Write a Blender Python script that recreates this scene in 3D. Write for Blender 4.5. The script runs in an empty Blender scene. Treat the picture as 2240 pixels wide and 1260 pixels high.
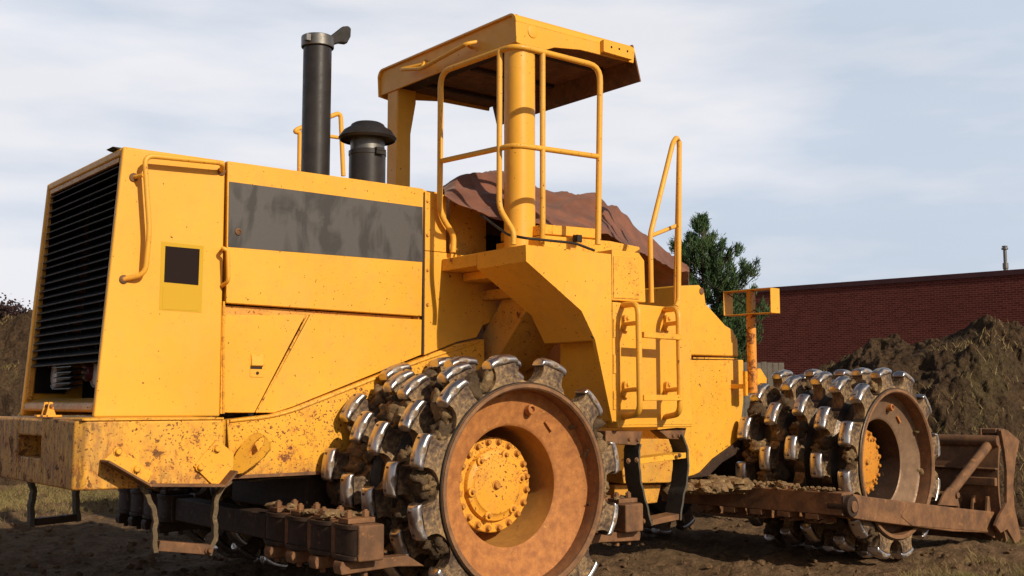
import bpy, bmesh, math, random
import numpy as np
from mathutils import Vector, Matrix, noise
random.seed(7); np.random.seed(7)
S = bpy.context.scene
COL = S.collection
# ------------------------------------------------------------ camera / world / sun
FPX, CX, CY, H = 2460.0, 1120.0, 630.0, 1.34
TH, PH = math.radians(5.8), math.radians(51.4)
FH = Vector((math.cos(PH), math.sin(PH), 0)); RT = Vector((math.sin(PH), -math.cos(PH), 0))
FW = FH*math.cos(TH)+Vector((0, 0, math.sin(TH))); UP = -FH*math.sin(TH)+Vector((0, 0, math.cos(TH)))
CAM = Vector((0, 0, H))
cam_d = bpy.data.cameras.new('camera'); cam = bpy.data.objects.new('camera', cam_d); COL.objects.link(cam)
cam_d.sensor_width = 36; cam_d.lens = 36*FPX/2240; cam_d.clip_end = 3000
cam.matrix_world = Matrix(((RT.x, UP.x, -FW.x, 0), (RT.y, UP.y, -FW.y, 0), (RT.z, UP.z, -FW.z, H), (0, 0, 0, 1)))
S.camera = cam
SUN = Vector((.04, -1, .56)).normalized()
sd = bpy.data.lights.new('sun', 'SUN'); sd.energy = 4.3; sd.angle = math.radians(.5); sd.color = (1, .89, .70)
so = bpy.data.objects.new('sun', sd); COL.objects.link(so)
so.rotation_euler = SUN.to_track_quat('Z', 'Y').to_euler()
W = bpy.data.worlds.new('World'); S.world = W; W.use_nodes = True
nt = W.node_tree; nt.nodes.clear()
def N(t, typ, loc=None, **kw):
    n = t.nodes.new(typ)
    for k, v in kw.items(): setattr(n, k, v)
    return n
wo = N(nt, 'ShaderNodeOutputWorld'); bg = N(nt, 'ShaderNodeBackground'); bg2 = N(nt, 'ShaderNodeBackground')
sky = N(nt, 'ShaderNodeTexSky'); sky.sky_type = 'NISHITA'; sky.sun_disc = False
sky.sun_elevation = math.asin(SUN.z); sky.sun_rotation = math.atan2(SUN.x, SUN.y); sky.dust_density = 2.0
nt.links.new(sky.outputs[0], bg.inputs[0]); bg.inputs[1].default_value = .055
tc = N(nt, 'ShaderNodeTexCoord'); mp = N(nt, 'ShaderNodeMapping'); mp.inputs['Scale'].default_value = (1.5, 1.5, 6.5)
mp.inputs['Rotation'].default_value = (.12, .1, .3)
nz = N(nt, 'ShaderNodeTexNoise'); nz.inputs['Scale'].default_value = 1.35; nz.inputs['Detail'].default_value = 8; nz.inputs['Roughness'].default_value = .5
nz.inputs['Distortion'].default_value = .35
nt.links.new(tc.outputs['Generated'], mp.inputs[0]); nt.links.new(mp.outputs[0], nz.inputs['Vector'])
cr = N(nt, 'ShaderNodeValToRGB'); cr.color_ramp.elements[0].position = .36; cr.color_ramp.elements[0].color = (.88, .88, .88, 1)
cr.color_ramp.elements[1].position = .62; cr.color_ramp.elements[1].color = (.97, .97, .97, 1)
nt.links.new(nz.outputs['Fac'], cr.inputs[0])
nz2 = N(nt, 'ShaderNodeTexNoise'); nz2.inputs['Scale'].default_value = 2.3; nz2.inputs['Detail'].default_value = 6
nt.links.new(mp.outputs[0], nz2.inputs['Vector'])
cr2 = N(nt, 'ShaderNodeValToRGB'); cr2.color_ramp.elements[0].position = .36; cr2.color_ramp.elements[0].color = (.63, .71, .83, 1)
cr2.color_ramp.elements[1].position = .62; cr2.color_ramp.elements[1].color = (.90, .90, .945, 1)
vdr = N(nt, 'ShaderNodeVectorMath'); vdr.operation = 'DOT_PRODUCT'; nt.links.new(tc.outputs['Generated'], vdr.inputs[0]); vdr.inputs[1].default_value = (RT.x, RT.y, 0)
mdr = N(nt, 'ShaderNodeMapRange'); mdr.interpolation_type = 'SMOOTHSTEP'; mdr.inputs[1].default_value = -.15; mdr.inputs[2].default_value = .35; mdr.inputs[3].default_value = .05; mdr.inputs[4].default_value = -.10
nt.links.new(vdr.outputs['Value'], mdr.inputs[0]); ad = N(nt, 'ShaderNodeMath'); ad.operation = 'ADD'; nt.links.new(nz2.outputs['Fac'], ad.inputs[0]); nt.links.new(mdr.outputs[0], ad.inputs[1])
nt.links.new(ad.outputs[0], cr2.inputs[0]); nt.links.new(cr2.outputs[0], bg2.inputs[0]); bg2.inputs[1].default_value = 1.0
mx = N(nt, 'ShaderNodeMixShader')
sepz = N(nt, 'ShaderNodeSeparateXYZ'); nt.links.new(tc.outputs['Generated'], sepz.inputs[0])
mz = N(nt, 'ShaderNodeMapRange'); mz.interpolation_type = 'SMOOTHSTEP'; mz.inputs[1].default_value = .34; mz.inputs[2].default_value = .52; mz.inputs[3].default_value = 1; mz.inputs[4].default_value = .06  # clouds thinned high overhead, out of view, to cut ambient light
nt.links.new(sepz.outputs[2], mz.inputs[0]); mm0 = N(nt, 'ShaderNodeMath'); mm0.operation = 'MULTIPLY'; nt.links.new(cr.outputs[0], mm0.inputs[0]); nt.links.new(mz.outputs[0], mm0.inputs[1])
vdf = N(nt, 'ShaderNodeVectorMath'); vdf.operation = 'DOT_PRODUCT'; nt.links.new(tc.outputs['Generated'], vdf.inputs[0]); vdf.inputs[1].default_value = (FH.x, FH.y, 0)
mdf = N(nt, 'ShaderNodeMapRange'); mdf.interpolation_type = 'SMOOTHSTEP'; mdf.inputs[1].default_value = -.3; mdf.inputs[2].default_value = .55; mdf.inputs[3].default_value = .35; mdf.inputs[4].default_value = 1  # clouds also thinned behind the camera to lower the ambient light
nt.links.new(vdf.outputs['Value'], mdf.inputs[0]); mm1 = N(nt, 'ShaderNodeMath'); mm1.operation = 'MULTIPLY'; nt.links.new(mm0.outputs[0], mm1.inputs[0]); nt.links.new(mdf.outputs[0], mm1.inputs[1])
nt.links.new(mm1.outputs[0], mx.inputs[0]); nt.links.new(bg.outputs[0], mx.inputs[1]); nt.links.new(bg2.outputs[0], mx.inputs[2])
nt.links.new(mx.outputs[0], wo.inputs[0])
S.view_settings.view_transform = 'Standard'; S.view_settings.look = 'None'; S.view_settings.exposure = 0.0; S.view_settings.gamma = 1
S.render.engine = 'CYCLES'
try: S.cycles.max_bounces = 6; S.cycles.sample_clamp_indirect = 4
except Exception: pass

# ------------------------------------------------------------ pixel measurement -> metric point on a real plane
def ray(u, v): return FW+RT*((u-CX)/FPX)+UP*((CY-v)/FPX)
def _on(u, v, ax, val):
    r = ray(u, v); return CAM+r*((val-CAM[ax])/r[ax])
def PX(u, v, X): return _on(u, v, 0, X)
def PY(u, v, Y): return _on(u, v, 1, Y)
def PZ(u, v, Z): return _on(u, v, 2, Z)
PIV = Vector((6.4, 7.15, 0)); AA = math.radians(4.7)
FM = Matrix.Translation(PIV)@Matrix.Rotation(AA, 4, 'Z'); FI = FM.inverted()
def _onF(u, v, ax, val):
    c = FI@CAM; r = FI.to_3x3()@ray(u, v); return c+r*((val-c[ax])/r[ax])
def FX(u, v, x): return _onF(u, v, 0, x)
def FY(u, v, y): return _onF(u, v, 1, y)
def at(u, v, d):  # point d metres ahead of the camera
    r = ray(u, v); h = r.x*FH.x+r.y*FH.y; return CAM+r*(d/h)

# ------------------------------------------------------------ mesh helpers
class MB:
    def __init__(s, front=False): s.bm = bmesh.new(); s.front = front; s.mi = 0
    def _f(s, vs):
        try: f = s.bm.faces.new(vs); f.material_index = s.mi; return f
        except ValueError: return None
    def quad(s, *p): s._f([s.bm.verts.new(q) for q in p]); return s
    def prism(s, pts, off):
        off = Vector(off); a = [s.bm.verts.new(p) for p in pts]; b = [s.bm.verts.new(Vector(p)+off) for p in pts]
        s._f(a); s._f(b[::-1]); n = len(a)
        for i in range(n): s._f([a[(i+1) % n], a[i], b[i], b[(i+1) % n]])
        return s
    def box(s, a, b):
        x0, x1 = sorted((a[0], b[0])); y0, y1 = sorted((a[1], b[1])); z0, z1 = sorted((a[2], b[2]))
        return s.prism([(x0, y0, z0), (x1, y0, z0), (x1, y0, z1), (x0, y0, z1)], (0, y1-y0, 0))
    def bar(s, a, b, w, h, up=(0, 0, 1)):
        a, b = Vector(a), Vector(b); d = (b-a); z = Vector(up); x = d.cross(z).normalized(); z = x.cross(d).normalized()
        c = [a+x*(w/2*i)+z*(h/2*j) for i, j in ((-1, -1), (1, -1), (1, 1), (-1, 1))]
        return s.prism(c, d)
    def tube(s, pts, r, cr=.07, n=12, closed=False, cap=True):
        P = [Vector(p) for p in pts]; Q = [P[0]]
        for i in range(1, len(P)-1):
            a, b, c = P[i-1], P[i], P[i+1]; d1 = (a-b); d2 = (c-b); L = min(cr, d1.length*.45, d2.length*.45)
            p0 = b+d1.normalized()*L; p2 = b+d2.normalized()*L
            for k in range(6):
                t = k/5; Q.append(p0*(1-t)**2+b*2*t*(1-t)+p2*t*t)
        Q.append(P[-1]); rings = []; ref = None
        for i, q in enumerate(Q):
            d = (Q[min(i+1, len(Q)-1)]-Q[max(i-1, 0)]).normalized()
            if ref is None: ref = d.orthogonal().normalized()
            ref = (ref-d*ref.dot(d)).normalized(); b = d.cross(ref)
            rr = r[i] if isinstance(r, (list, tuple)) and len(r) == len(Q) else (r if not isinstance(r, (list, tuple)) else r[0])
            rings.append([s.bm.verts.new(q+(ref*math.cos(6.28318*k/n)+b*math.sin(6.28318*k/n))*rr) for k in range(n)])
        for i in range(len(rings)-1):
            for k in range(n): s._f([rings[i][k], rings[i][(k+1) % n], rings[i+1][(k+1) % n], rings[i+1][k]])
        if cap: s._f(rings[0][::-1]); s._f(rings[-1])
        return s
    def lathe(s, prof, c, ax=(0, 0, 1), n=32, cap=True):
        c = Vector(c); ax = Vector(ax).normalized(); e = ax.orthogonal().normalized(); g = ax.cross(e); rings = []
        for r, h in prof: rings.append([s.bm.verts.new(c+ax*h+(e*math.cos(2*math.pi*k/n)+g*math.sin(2*math.pi*k/n))*r) for k in range(n)])
        for i in range(len(rings)-1):
            for k in range(n): s._f([rings[i][k], rings[i][(k+1) % n], rings[i+1][(k+1) % n], rings[i+1][k]])
        if cap: s._f(rings[0][::-1]); s._f(rings[-1])
        return s
    def bolt(s, c, nrm, r=.016, h=.018):
        return s.lathe([(r*1.5, 0), (r*1.5, .003), (r, .003), (r, h*.8), (r*.8, h)], c, nrm, 6 if r < .012 else 12)
    def lump(s, c, r, sub=2, sq=(1, 1, 1), rough=.5, fr=1.6, seed=0):
        res = bmesh.ops.create_icosphere(s.bm, subdivisions=sub, radius=1); c = Vector(c); o = Vector((seed*3.1, seed*1.7, seed))
        for v in res['verts']:
            p = v.co.copy(); k = 1+rough*noise.fractal(p*fr+o, 1, 2, 3)+rough*.3*noise.noise(p*fr*4+o)
            v.co = c+Vector((p.x*sq[0], p.y*sq[1], p.z*sq[2]))*r*k
        for f in {f for v in res['verts'] for f in v.link_faces}: f.material_index = s.mi
        return s
    def build(s, name, mat, parent=None, bevel=0, smooth=True, ang=35, seg=2):
        bmesh.ops.recalc_face_normals(s.bm, faces=s.bm.faces)
        me = bpy.data.meshes.new(name)
        if s.front: s.bm.transform(FM)
        s.bm.to_mesh(me); s.bm.free()
        for m in (mat if isinstance(mat, (list, tuple)) else [mat]): me.materials.append(m)
        o = bpy.data.objects.new(name, me); COL.objects.link(o)
        if smooth:
            me.polygons.foreach_set('use_smooth', [True]*len(me.polygons)); me.set_sharp_from_angle(angle=math.radians(ang))
        if bevel:
            b = o.modifiers.new('bevel', 'BEVEL'); b.width = bevel; b.segments = seg; b.limit_method = 'ANGLE'; b.angle_limit = math.radians(40)
            b.harden_normals = True
        if parent is not None: par(o, parent)
        return o
def par(o, p):
    o.parent = p
    m = Matrix.Translation(p.location) if p.type == 'EMPTY' and p.parent is None else p.matrix_basis if p.get('_loc') else Matrix.Identity(4)
    if p.type == 'EMPTY' and p.parent is None: o.matrix_parent_inverse = m.inverted()
def tag(o, label=None, cat=None, group=None, kind=None):
    if label: o['label'] = label
    if cat: o['category'] = cat
    if group: o['group'] = group
    if kind: o['kind'] = kind
    return o
def empty(name, loc):
    o = bpy.data.objects.new(name, None); COL.objects.link(o); o.location = loc; o.empty_display_size = .3; return o

# ------------------------------------------------------------ materials
def newmat(name):
    m = bpy.data.materials.new(name); m.use_nodes = True; t = m.node_tree; b = t.nodes['Principled BSDF']; return m, t, b
def noi(t, scale, detail=4, rough=.5, vec=None, stretch=None, dist=0):
    n = N(t, 'ShaderNodeTexNoise'); n.inputs['Scale'].default_value = scale; n.inputs['Detail'].default_value = detail
    n.inputs['Roughness'].default_value = rough; n.inputs['Distortion'].default_value = dist
    c = N(t, 'ShaderNodeTexCoord')
    if stretch:
        mm = N(t, 'ShaderNodeMapping'); mm.inputs['Scale'].default_value = stretch; t.links.new(c.outputs['Object'], mm.inputs[0]); t.links.new(mm.outputs[0], n.inputs['Vector'])
    else: t.links.new(c.outputs['Object'], n.inputs['Vector'])
    return n.outputs['Fac']
def ramp(t, src, a, b, c0=0., c1=1.):
    r = N(t, 'ShaderNodeMapRange'); r.inputs[1].default_value = a; r.inputs[2].default_value = b; r.inputs[3].default_value = c0; r.inputs[4].default_value = c1
    t.links.new(src, r.inputs[0]); return r.outputs[0]
def mth(t, op, a, b=None):
    n = N(t, 'ShaderNodeMath'); n.operation = op; n.use_clamp = op in ('ADD', 'MULTIPLY', 'MAXIMUM')
    for i, x in enumerate((a, b)):
        if x is None: continue
        if isinstance(x, (int, float)): n.inputs[i].default_value = x
        else: t.links.new(x, n.inputs[i])
    return n.outputs[0]
def mix(t, fac, a, b, mode='MIX'):
    n = N(t, 'ShaderNodeMix'); n.data_type = 'RGBA'; n.blend_type = mode
    if isinstance(fac, (int, float)): n.inputs[0].default_value = fac
    else: t.links.new(fac, n.inputs[0])
    for i, x in ((6, a), (7, b)):
        if isinstance(x, tuple): n.inputs[i].default_value = (*x, 1)
        else: t.links.new(x, n.inputs[i])
    return n.outputs[2]
def bump(t, b, src, strength=.3, dist=.01):
    n = N(t, 'ShaderNodeBump'); n.inputs['Strength'].default_value = strength; n.inputs['Distance'].default_value = dist
    t.links.new(src, n.inputs['Height']); t.links.new(n.outputs[0], b.inputs['Normal'])
RUST1, RUST2 = (.24, .080, .022), (.105, .040, .015)
def paint(name, base=(.79, .372, .030), speck=.5, patch=0., streak=.3, rough=.42, edge=.5, zone=None, dirt=.12, rust=None, stain_shade=None):
    """aged yellow enamel: pin-prick rust, chips, run-off streaks, worn edges. zone=(axis, a, b, gain) more rust toward b"""
    m, t, b = newmat(name)
    big = noi(t, 1.3, 4); mid = noi(t, 9, 5, .6); fine = noi(t, 70, 2, .5); fin2 = noi(t, 34, 3, .55, dist=.3)
    where = ramp(t, noi(t, 2.2, 3), .38, .68)
    sp = mth(t, 'MULTIPLY', ramp(t, fine, .76-.10*speck, .79-.10*speck), mth(t, 'ADD', where, .25))
    sp2 = ramp(t, fin2, .735-.06*speck, .75-.06*speck)
    r = mth(t, 'MAXIMUM', sp, sp2)
    st = noi(t, 4, 5, .6, stretch=(14, 14, .8)); st = ramp(t, st, .66-.05*streak, .78)
    stw = mth(t, 'MULTIPLY', mth(t, 'MULTIPLY', st, ramp(t, noi(t, 3, 3), .5, .62)), streak)
    if patch or zone:
        pn = noi(t, 8, 10, .72, dist=.2); pv = pn
        for zone_ in (zone if isinstance(zone, list) else [zone] if zone else []):
            c = N(t, 'ShaderNodeTexCoord'); sx = N(t, 'ShaderNodeSeparateXYZ'); t.links.new(c.outputs['Object'], sx.inputs[0])
            pv = mth(t, 'ADD', pv, ramp(t, sx.outputs[zone_[0]], zone_[1], zone_[2], 0, zone_[3]))
        th = .68-.16*patch
        r = mth(t, 'MAXIMUM', r, ramp(t, pv, th, th+.025)); halo = ramp(t, pv, th-.09, th+.02, 0, .55)
        r2 = halo
    else: r2 = None
    if edge:
        bv = N(t, 'ShaderNodeBevel'); bv.samples = 3; bv.inputs[0].default_value = .011
        g = N(t, 'ShaderNodeNewGeometry'); vd = N(t, 'ShaderNodeVectorMath'); vd.operation = 'DOT_PRODUCT'
        t.links.new(bv.outputs[0], vd.inputs[0]); t.links.new(g.outputs['Normal'], vd.inputs[1])
        e = ramp(t, vd.outputs['Value'], .97, .80); e = mth(t, 'MULTIPLY', e, ramp(t, noi(t, 22, 5, .7), .60-.12*edge, .66-.12*edge))
        r = mth(t, 'MAXIMUM', r, e)
    c1 = mix(t, ramp(t, big, .3, .7), tuple(x*.93 for x in base), (base[0]*1.04, base[1]*1.07, base[2]*1.3))
    c1 = mix(t, mth(t, 'MULTIPLY', ramp(t, mid, .48, .8), dirt*2), c1, (.42, .22, .05))
    c1 = mix(t, stw, c1, (.45, .15, .03))
    film = mth(t, 'MULTIPLY', ramp(t, noi(t, 2.6, 6, .7, stretch=(1.6, 1.6, .7), dist=.6), .50, .72), .30); c1 = mix(t, film, c1, (.62, .36, .10))
    scr = mth(t, 'MAXIMUM', ramp(t, noi(t, 3.3, 3, .5, stretch=(22, 3, 1.6), dist=.5), .775, .79), ramp(t, noi(t, 4.1, 3, .5, stretch=(1.8, 3, 24), dist=.4), .775, .79))
    scr = mth(t, 'MULTIPLY', scr, ramp(t, noi(t, 1.7, 3), .50, .56)); r = mth(t, 'MAXIMUM', r, scr)
    if stain_shade:
        c_ = N(t, 'ShaderNodeTexCoord'); sx_ = N(t, 'ShaderNodeSeparateXYZ'); t.links.new(c_.outputs['Object'], sx_.inputs[0]); acc = None
        for (ax_, a_, b__, g_) in stain_shade:
            q_ = ramp(t, sx_.outputs[ax_], a_, b__, 0, g_); acc = q_ if acc is None else mth(t, 'MAXIMUM', acc, q_)
        sn = noi(t, 5, 7, .65, stretch=(5, 5, 1.1)); sf_ = mth(t, 'MULTIPLY', acc, ramp(t, sn, .36, .60)); c1 = mix(t, sf_, c1, (.34, .165, .050))
        sf2 = mth(t, 'MULTIPLY', acc, ramp(t, noi(t, 11, 8, .7, stretch=(2, 2, .7)), .52, .60)); c1 = mix(t, sf2, c1, (.13, .060, .026))
    if r2 is not None: c1 = mix(t, r2, c1, (.50, .17, .03))
    rc = mix(t, ramp(t, noi(t, 28, 4), .35, .65), *(rust or (RUST1, RUST2)))
    t.links.new(mix(t, r, c1, rc), b.inputs['Base Color'])
    t.links.new(mth(t, 'ADD', mth(t, 'MULTIPLY', r, .45), ramp(t, mid, .3, .7, rough-.05, rough+.12)), b.inputs['Roughness'])
    h = mth(t, 'SUBTRACT', mth(t, 'MULTIPLY', noi(t, 3.1, 2), .5), mth(t, 'MULTIPLY', r, .08)); bump(t, b, h, .35, .012)
    b.inputs['Specular IOR Level'].default_value = .35
    return m
def metal(name, c0, c1, rough=.6, met=.0, sc=9, bs=.4, bd=.008, c2=None, th=.6):
    m, t, b = newmat(name); n1 = noi(t, sc, 7, .65); n2 = noi(t, sc*5, 4, .6)
    c = mix(t, ramp(t, n1, .35, .65), c0, c1)
    if c2: c = mix(t, ramp(t, noi(t, sc*1.7, 7, .7, dist=.5), th, th+.08), c, c2)
    t.links.new(mix(t, ramp(t, n2, .3, .7, 0, .35), c, (c0[0]*.5, c0[1]*.5, c0[2]*.5)), b.inputs['Base Color'])
    b.inputs['Metallic'].default_value = met; t.links.new(ramp(t, n2, .3, .7, rough-.08, rough+.1), b.inputs['Roughness'])
    b.inputs['Specular IOR Level'].default_value = .3
    bump(t, b, mth(t, 'ADD', mth(t, 'MULTIPLY', n1, .6), mth(t, 'MULTIPLY', n2, .4)), bs, bd); return m
M = {}
M['yellow'] = paint('yellow_paint', speck=.7, streak=.7, dirt=.16)
M['yellow_clean'] = paint('yellow_paint_upper', speck=.45, streak=.35, edge=.5, dirt=.1)
M['yellow_tube'] = paint('yellow_tube_paint', base=(.78, .37, .035), speck=.8, streak=0, edge=0, patch=.1)
M['yellow_rusty'] = paint('yellow_paint_chipped', speck=1.0, patch=.22, streak=.8, edge=.9)
M['yellow_pitted'] = paint('yellow_paint_pitted', speck=1.5, patch=.36, streak=1., edge=.9, stain_shade=[(2, .99, .86, .9)], zone=(2, 1.15, .84, .10), rust=((.24, .085, .028), (.12, .042, .02)))
M['yellow_bumper'] = paint('yellow_paint_bumper', speck=1.4, patch=.44, streak=1., edge=1., zone=[(0, 2.3, 1.93, .03), (2, 1.12, .86, .07)], stain_shade=[(0, 2.32, 1.98, .8), (2, 1.02, .86, .9)], rough=.55, dirt=.4, rust=((.22, .095, .03), (.11, .048, .02)))  # grime towards the rear end also paints in that side's shade
M['yellow_dirty'] = paint('yellow_paint_soiled', base=(.62, .29, .035), speck=1.2, patch=.35, streak=.8, edge=.7, dirt=.5)
M['yellow_hub'] = paint('yellow_hub_paint', base=(.78, .34, .03), speck=1.5, patch=.30, streak=0, edge=.5, dirt=.25)
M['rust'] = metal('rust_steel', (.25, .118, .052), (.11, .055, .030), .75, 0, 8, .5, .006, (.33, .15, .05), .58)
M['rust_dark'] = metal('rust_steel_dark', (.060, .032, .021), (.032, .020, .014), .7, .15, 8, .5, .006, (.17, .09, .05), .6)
M['rust_orange'] = metal('rust_dish', (.52, .205, .055), (.30, .108, .036), .72, 0, 17, .5, .004, (.56, .27, .075), .62)
M['drum'] = metal('drum_steel', (.12, .078, .055), (.19, .12, .075), .55, .25, 10, .5, .006, (.22, .15, .08), .56)
M['drum_dark'] = metal('drum_steel_worn', (.032, .026, .024), (.09, .062, .042), .42, .5, 9, .4, .005, (.13, .09, .05), .62)
M['soil'] = metal('soil_clump', (.25, .155, .075), (.14, .085, .042), .95, 0, 14, 1., .02, (.36, .25, .12), .55)
M['soil_dark'] = metal('soil_dark', (.11, .068, .036), (.06, .038, .022), .95, 0, 16, 1., .02, (.15, .09, .045), .6)
M['black'] = metal('black_enamel', (.020, .017, .017), (.036, .030, .029), .42, .0, 6, .15, .002)
M['black_matt'] = metal('black_matt', (.018, .015, .014), (.035, .028, .024), .6, 0, 7, .25, .003, (.08, .055, .04), .66)
M['grille'] = metal('grille_steel', (.012, .013, .014), (.022, .022, .024), .42, .3, 12, .15, .002)
M['void'] = metal('inside_dark', (.006, .005, .005), (.012, .009, .007), .9)  # near-black colour stands in for the darkness of interiors and holes
M['rubber'] = metal('rubber_belt', (.075, .068, .055), (.11, .09, .065), .8, 0, 12, .5, .004, (.16, .11, .06), .58)
M['rubber_mud'] = metal('rubber_belt_muddy', (.15, .10, .055), (.10, .075, .045), .9, 0, 25, .8, .006, (.24, .16, .09), .55)
M['galv'] = metal('galvanised', (.24, .23, .22), (.13, .12, .11), .45, .8, 6, .1, .002)
M['chrome'] = metal('lamp_reflector', (.8, .8, .82), (.6, .6, .63), .45, .2, 6, .05, .001)  # pale low-metal base paints in the brightness of reflected sky
def m_simple(name, col, rough=.5, met=0, **kw):
    m, t, b = newmat(name); b.inputs['Base Color'].default_value = (*col, 1); b.inputs['Roughness'].default_value = rough; b.inputs['Metallic'].default_value = met
    for k, v in kw.items(): b.inputs[k].default_value = v
    return m
M['lens'] = m_simple('lamp_glass', (.80, .80, .82), .25)  # white base stands in for sky reflected in the lamp glass
M['redlens'] = m_simple('red_lens', (.10, .018, .02), .35)
M['sticker'] = m_simple('sticker_black', (.022, .014, .013), .9, 0, **{'Specular IOR Level': .05})
M['sticker_y'] = m_simple('sticker_yellow', (.56, .33, .030), .7, 0, **{'Specular IOR Level': .1})
# polished tooth cap with soil stuck in patches
m, t, b = newmat('polished_cap'); n1 = noi(t, 7, 6, .65, dist=.3); n2 = noi(t, 45, 4, .6)
f = ramp(t, n1, .55, .63)
t.links.new(mix(t, f, (.56, .51, .49), mix(t, n2, (.10, .06, .03), (.24, .15, .075))), b.inputs['Base Color'])
t.links.new(mth(t, 'SUBTRACT', 1.0, f), b.inputs['Metallic']); t.links.new(mth(t, 'ADD', ramp(t, n2, .3, .7, .27, .42), mth(t, 'MULTIPLY', f, .5)), b.inputs['Roughness'])
bump(t, b, mth(t, 'ADD', mth(t, 'MULTIPLY', f, .7), mth(t, 'MULTIPLY', n2, .12)), .3, .004); M['cap'] = m
# tooth body: dark scoured steel, soil smeared
m, t, b = newmat('tooth_steel'); n1 = noi(t, 9, 7, .7, dist=.4); n2 = noi(t, 60, 4, .6)
f = ramp(t, n1, .44, .60)
t.links.new(mix(t, f, mix(t, ramp(t, n2, .35, .65), (.055, .036, .028), (.135, .082, .052)), mix(t, ramp(t, n2, .35, .65), (.15, .09, .045), (.40, .25, .115))), b.inputs['Base Color'])
t.links.new(mth(t, 'MULTIPLY', mth(t, 'SUBTRACT', 1.0, f), .35), b.inputs['Metallic']); t.links.new(mth(t, 'ADD', .42, mth(t, 'MULTIPLY', f, .5)), b.inputs['Roughness'])
bump(t, b, mth(t, 'ADD', mth(t, 'MULTIPLY', f, .5), mth(t, 'MULTIPLY', n2, .4)), .5, .008); M['tooth'] = m
# faded black stripe
m, t, b = newmat('faded_black_panel'); n1 = noi(t, 3.2, 4, .5, stretch=(1.4, 1, .9), dist=.8); n2 = noi(t, 5, 5, .6, stretch=(3.5, 1, .45)); n3 = noi(t, 90, 3)
f = ramp(t, mth(t, 'ADD', mth(t, 'MULTIPLY', n1, .75), mth(t, 'MULTIPLY', n2, .25)), .44, .53)
c = mix(t, f, (.030, .026, .025), (.076, .067, .064)); c = mix(t, ramp(t, n3, .3, .7, 0, .25), c, (.05, .04, .036))
c = mix(t, ramp(t, noi(t, 5, 4, .6, stretch=(9, 1, .6)), .72, .8, 0, .6), c, (.16, .12, .07))
t.links.new(c, b.inputs['Base Color']); b.inputs['Roughness'].default_value = .62; M['stripe'] = m
# canvas tarpaulin
m, t, b = newmat('brown_canvas'); n1 = noi(t, 4, 6, .6); n2 = noi(t, 260, 2)
t.links.new(mix(t, ramp(t, n1, .35, .65), (.23, .080, .040), (.125, .046, .028)), b.inputs['Base Color']); b.inputs['Roughness'].default_value = .9
b.inputs['Sheen Weight'].default_value = .15
bump(t, b, mth(t, 'ADD', mth(t, 'MULTIPLY', noi(t, 12, 6, .6), .8), mth(t, 'MULTIPLY', n2, .15)), .6, .02); M['canvas'] = m
# soil ground
m, t, b = newmat('soil_ground'); n1 = noi(t, .45, 7, .65); n2 = noi(t, 7, 8, .7); n3 = noi(t, 45, 6, .7)
c = mix(t, ramp(t, n2, .35, .65), (.135, .080, .045), (.31, .186, .100)); c = mix(t, ramp(t, n1, .42, .62, 0, .5), c, (.18, .12, .065))
c = mix(t, ramp(t, n3, .35, .6, .55, 0), c, (.045, .028, .018)); c = mix(t, ramp(t, noi(t, 160, 2), .74, .78), c, (.42, .36, .27))
t.links.new(c, b.inputs['Base Color']); b.inputs['Roughness'].default_value = .95; b.inputs['Specular IOR Level'].default_value = .1
bump(t, b, mth(t, 'ADD', mth(t, 'MULTIPLY', n2, .5), mth(t, 'MULTIPLY', n3, .5)), 1., .07); M['ground'] = m
m, t, b = newmat('mound_soil'); n1 = noi(t, .7, 7, .65); n2 = noi(t, 4, 8, .7); n3 = noi(t, 22, 6, .7)
c = mix(t, ramp(t, n2, .35, .65), (.056, .034, .020), (.112, .068, .038)); c = mix(t, ramp(t, n1, .55, .66, 0, .5), c, (.12, .095, .042))
c = mix(t, ramp(t, n3, .38, .55, .8, 0), c, (.028, .018, .012)); c = mix(t, ramp(t, noi(t, 60, 2), .74, .78), c, (.4, .36, .3))
t.links.new(c, b.inputs['Base Color']); b.inputs['Roughness'].default_value = .95; b.inputs['Specular IOR Level'].default_value = .1
bump(t, b, mth(t, 'ADD', mth(t, 'MULTIPLY', n2, .6), mth(t, 'MULTIPLY', n3, .4)), 1., .12); M['mound'] = m
def leafmat(name, a, c, tr=.0):
    m, t, b = newmat(name); oi = noi(t, 1.6, 4, .6)
    t.links.new(mix(t, ramp(t, oi, .35, .65), a, c), b.inputs['Base Color']); b.inputs['Roughness'].default_value = .7; b.inputs['Specular IOR Level'].default_value = .25
    return m
M['straw'] = leafmat('dry_grass', (.27, .185, .075), (.17, .13, .05))
M['green'] = leafmat('green_grass', (.14, .16, .04), (.24, .21, .07))
M['needles'] = leafmat('pine_needles', (.028, .062, .026), (.075, .12, .04))
M['redleaf'] = leafmat('red_leaves', (.032, .014, .015), (.05, .026, .024))
M['bark'] = metal('bark', (.10, .07, .05), (.05, .035, .025), .9, 0, 20, .8, .02)
M['fence'] = metal('weathered_wood', (.22, .185, .15), (.15, .12, .095), .85, 0, 9, .4, .01)
M['coping'] = metal('coping_metal', (.055, .018, .02), (.075, .024, .026), .5, 0, 1)

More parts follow.
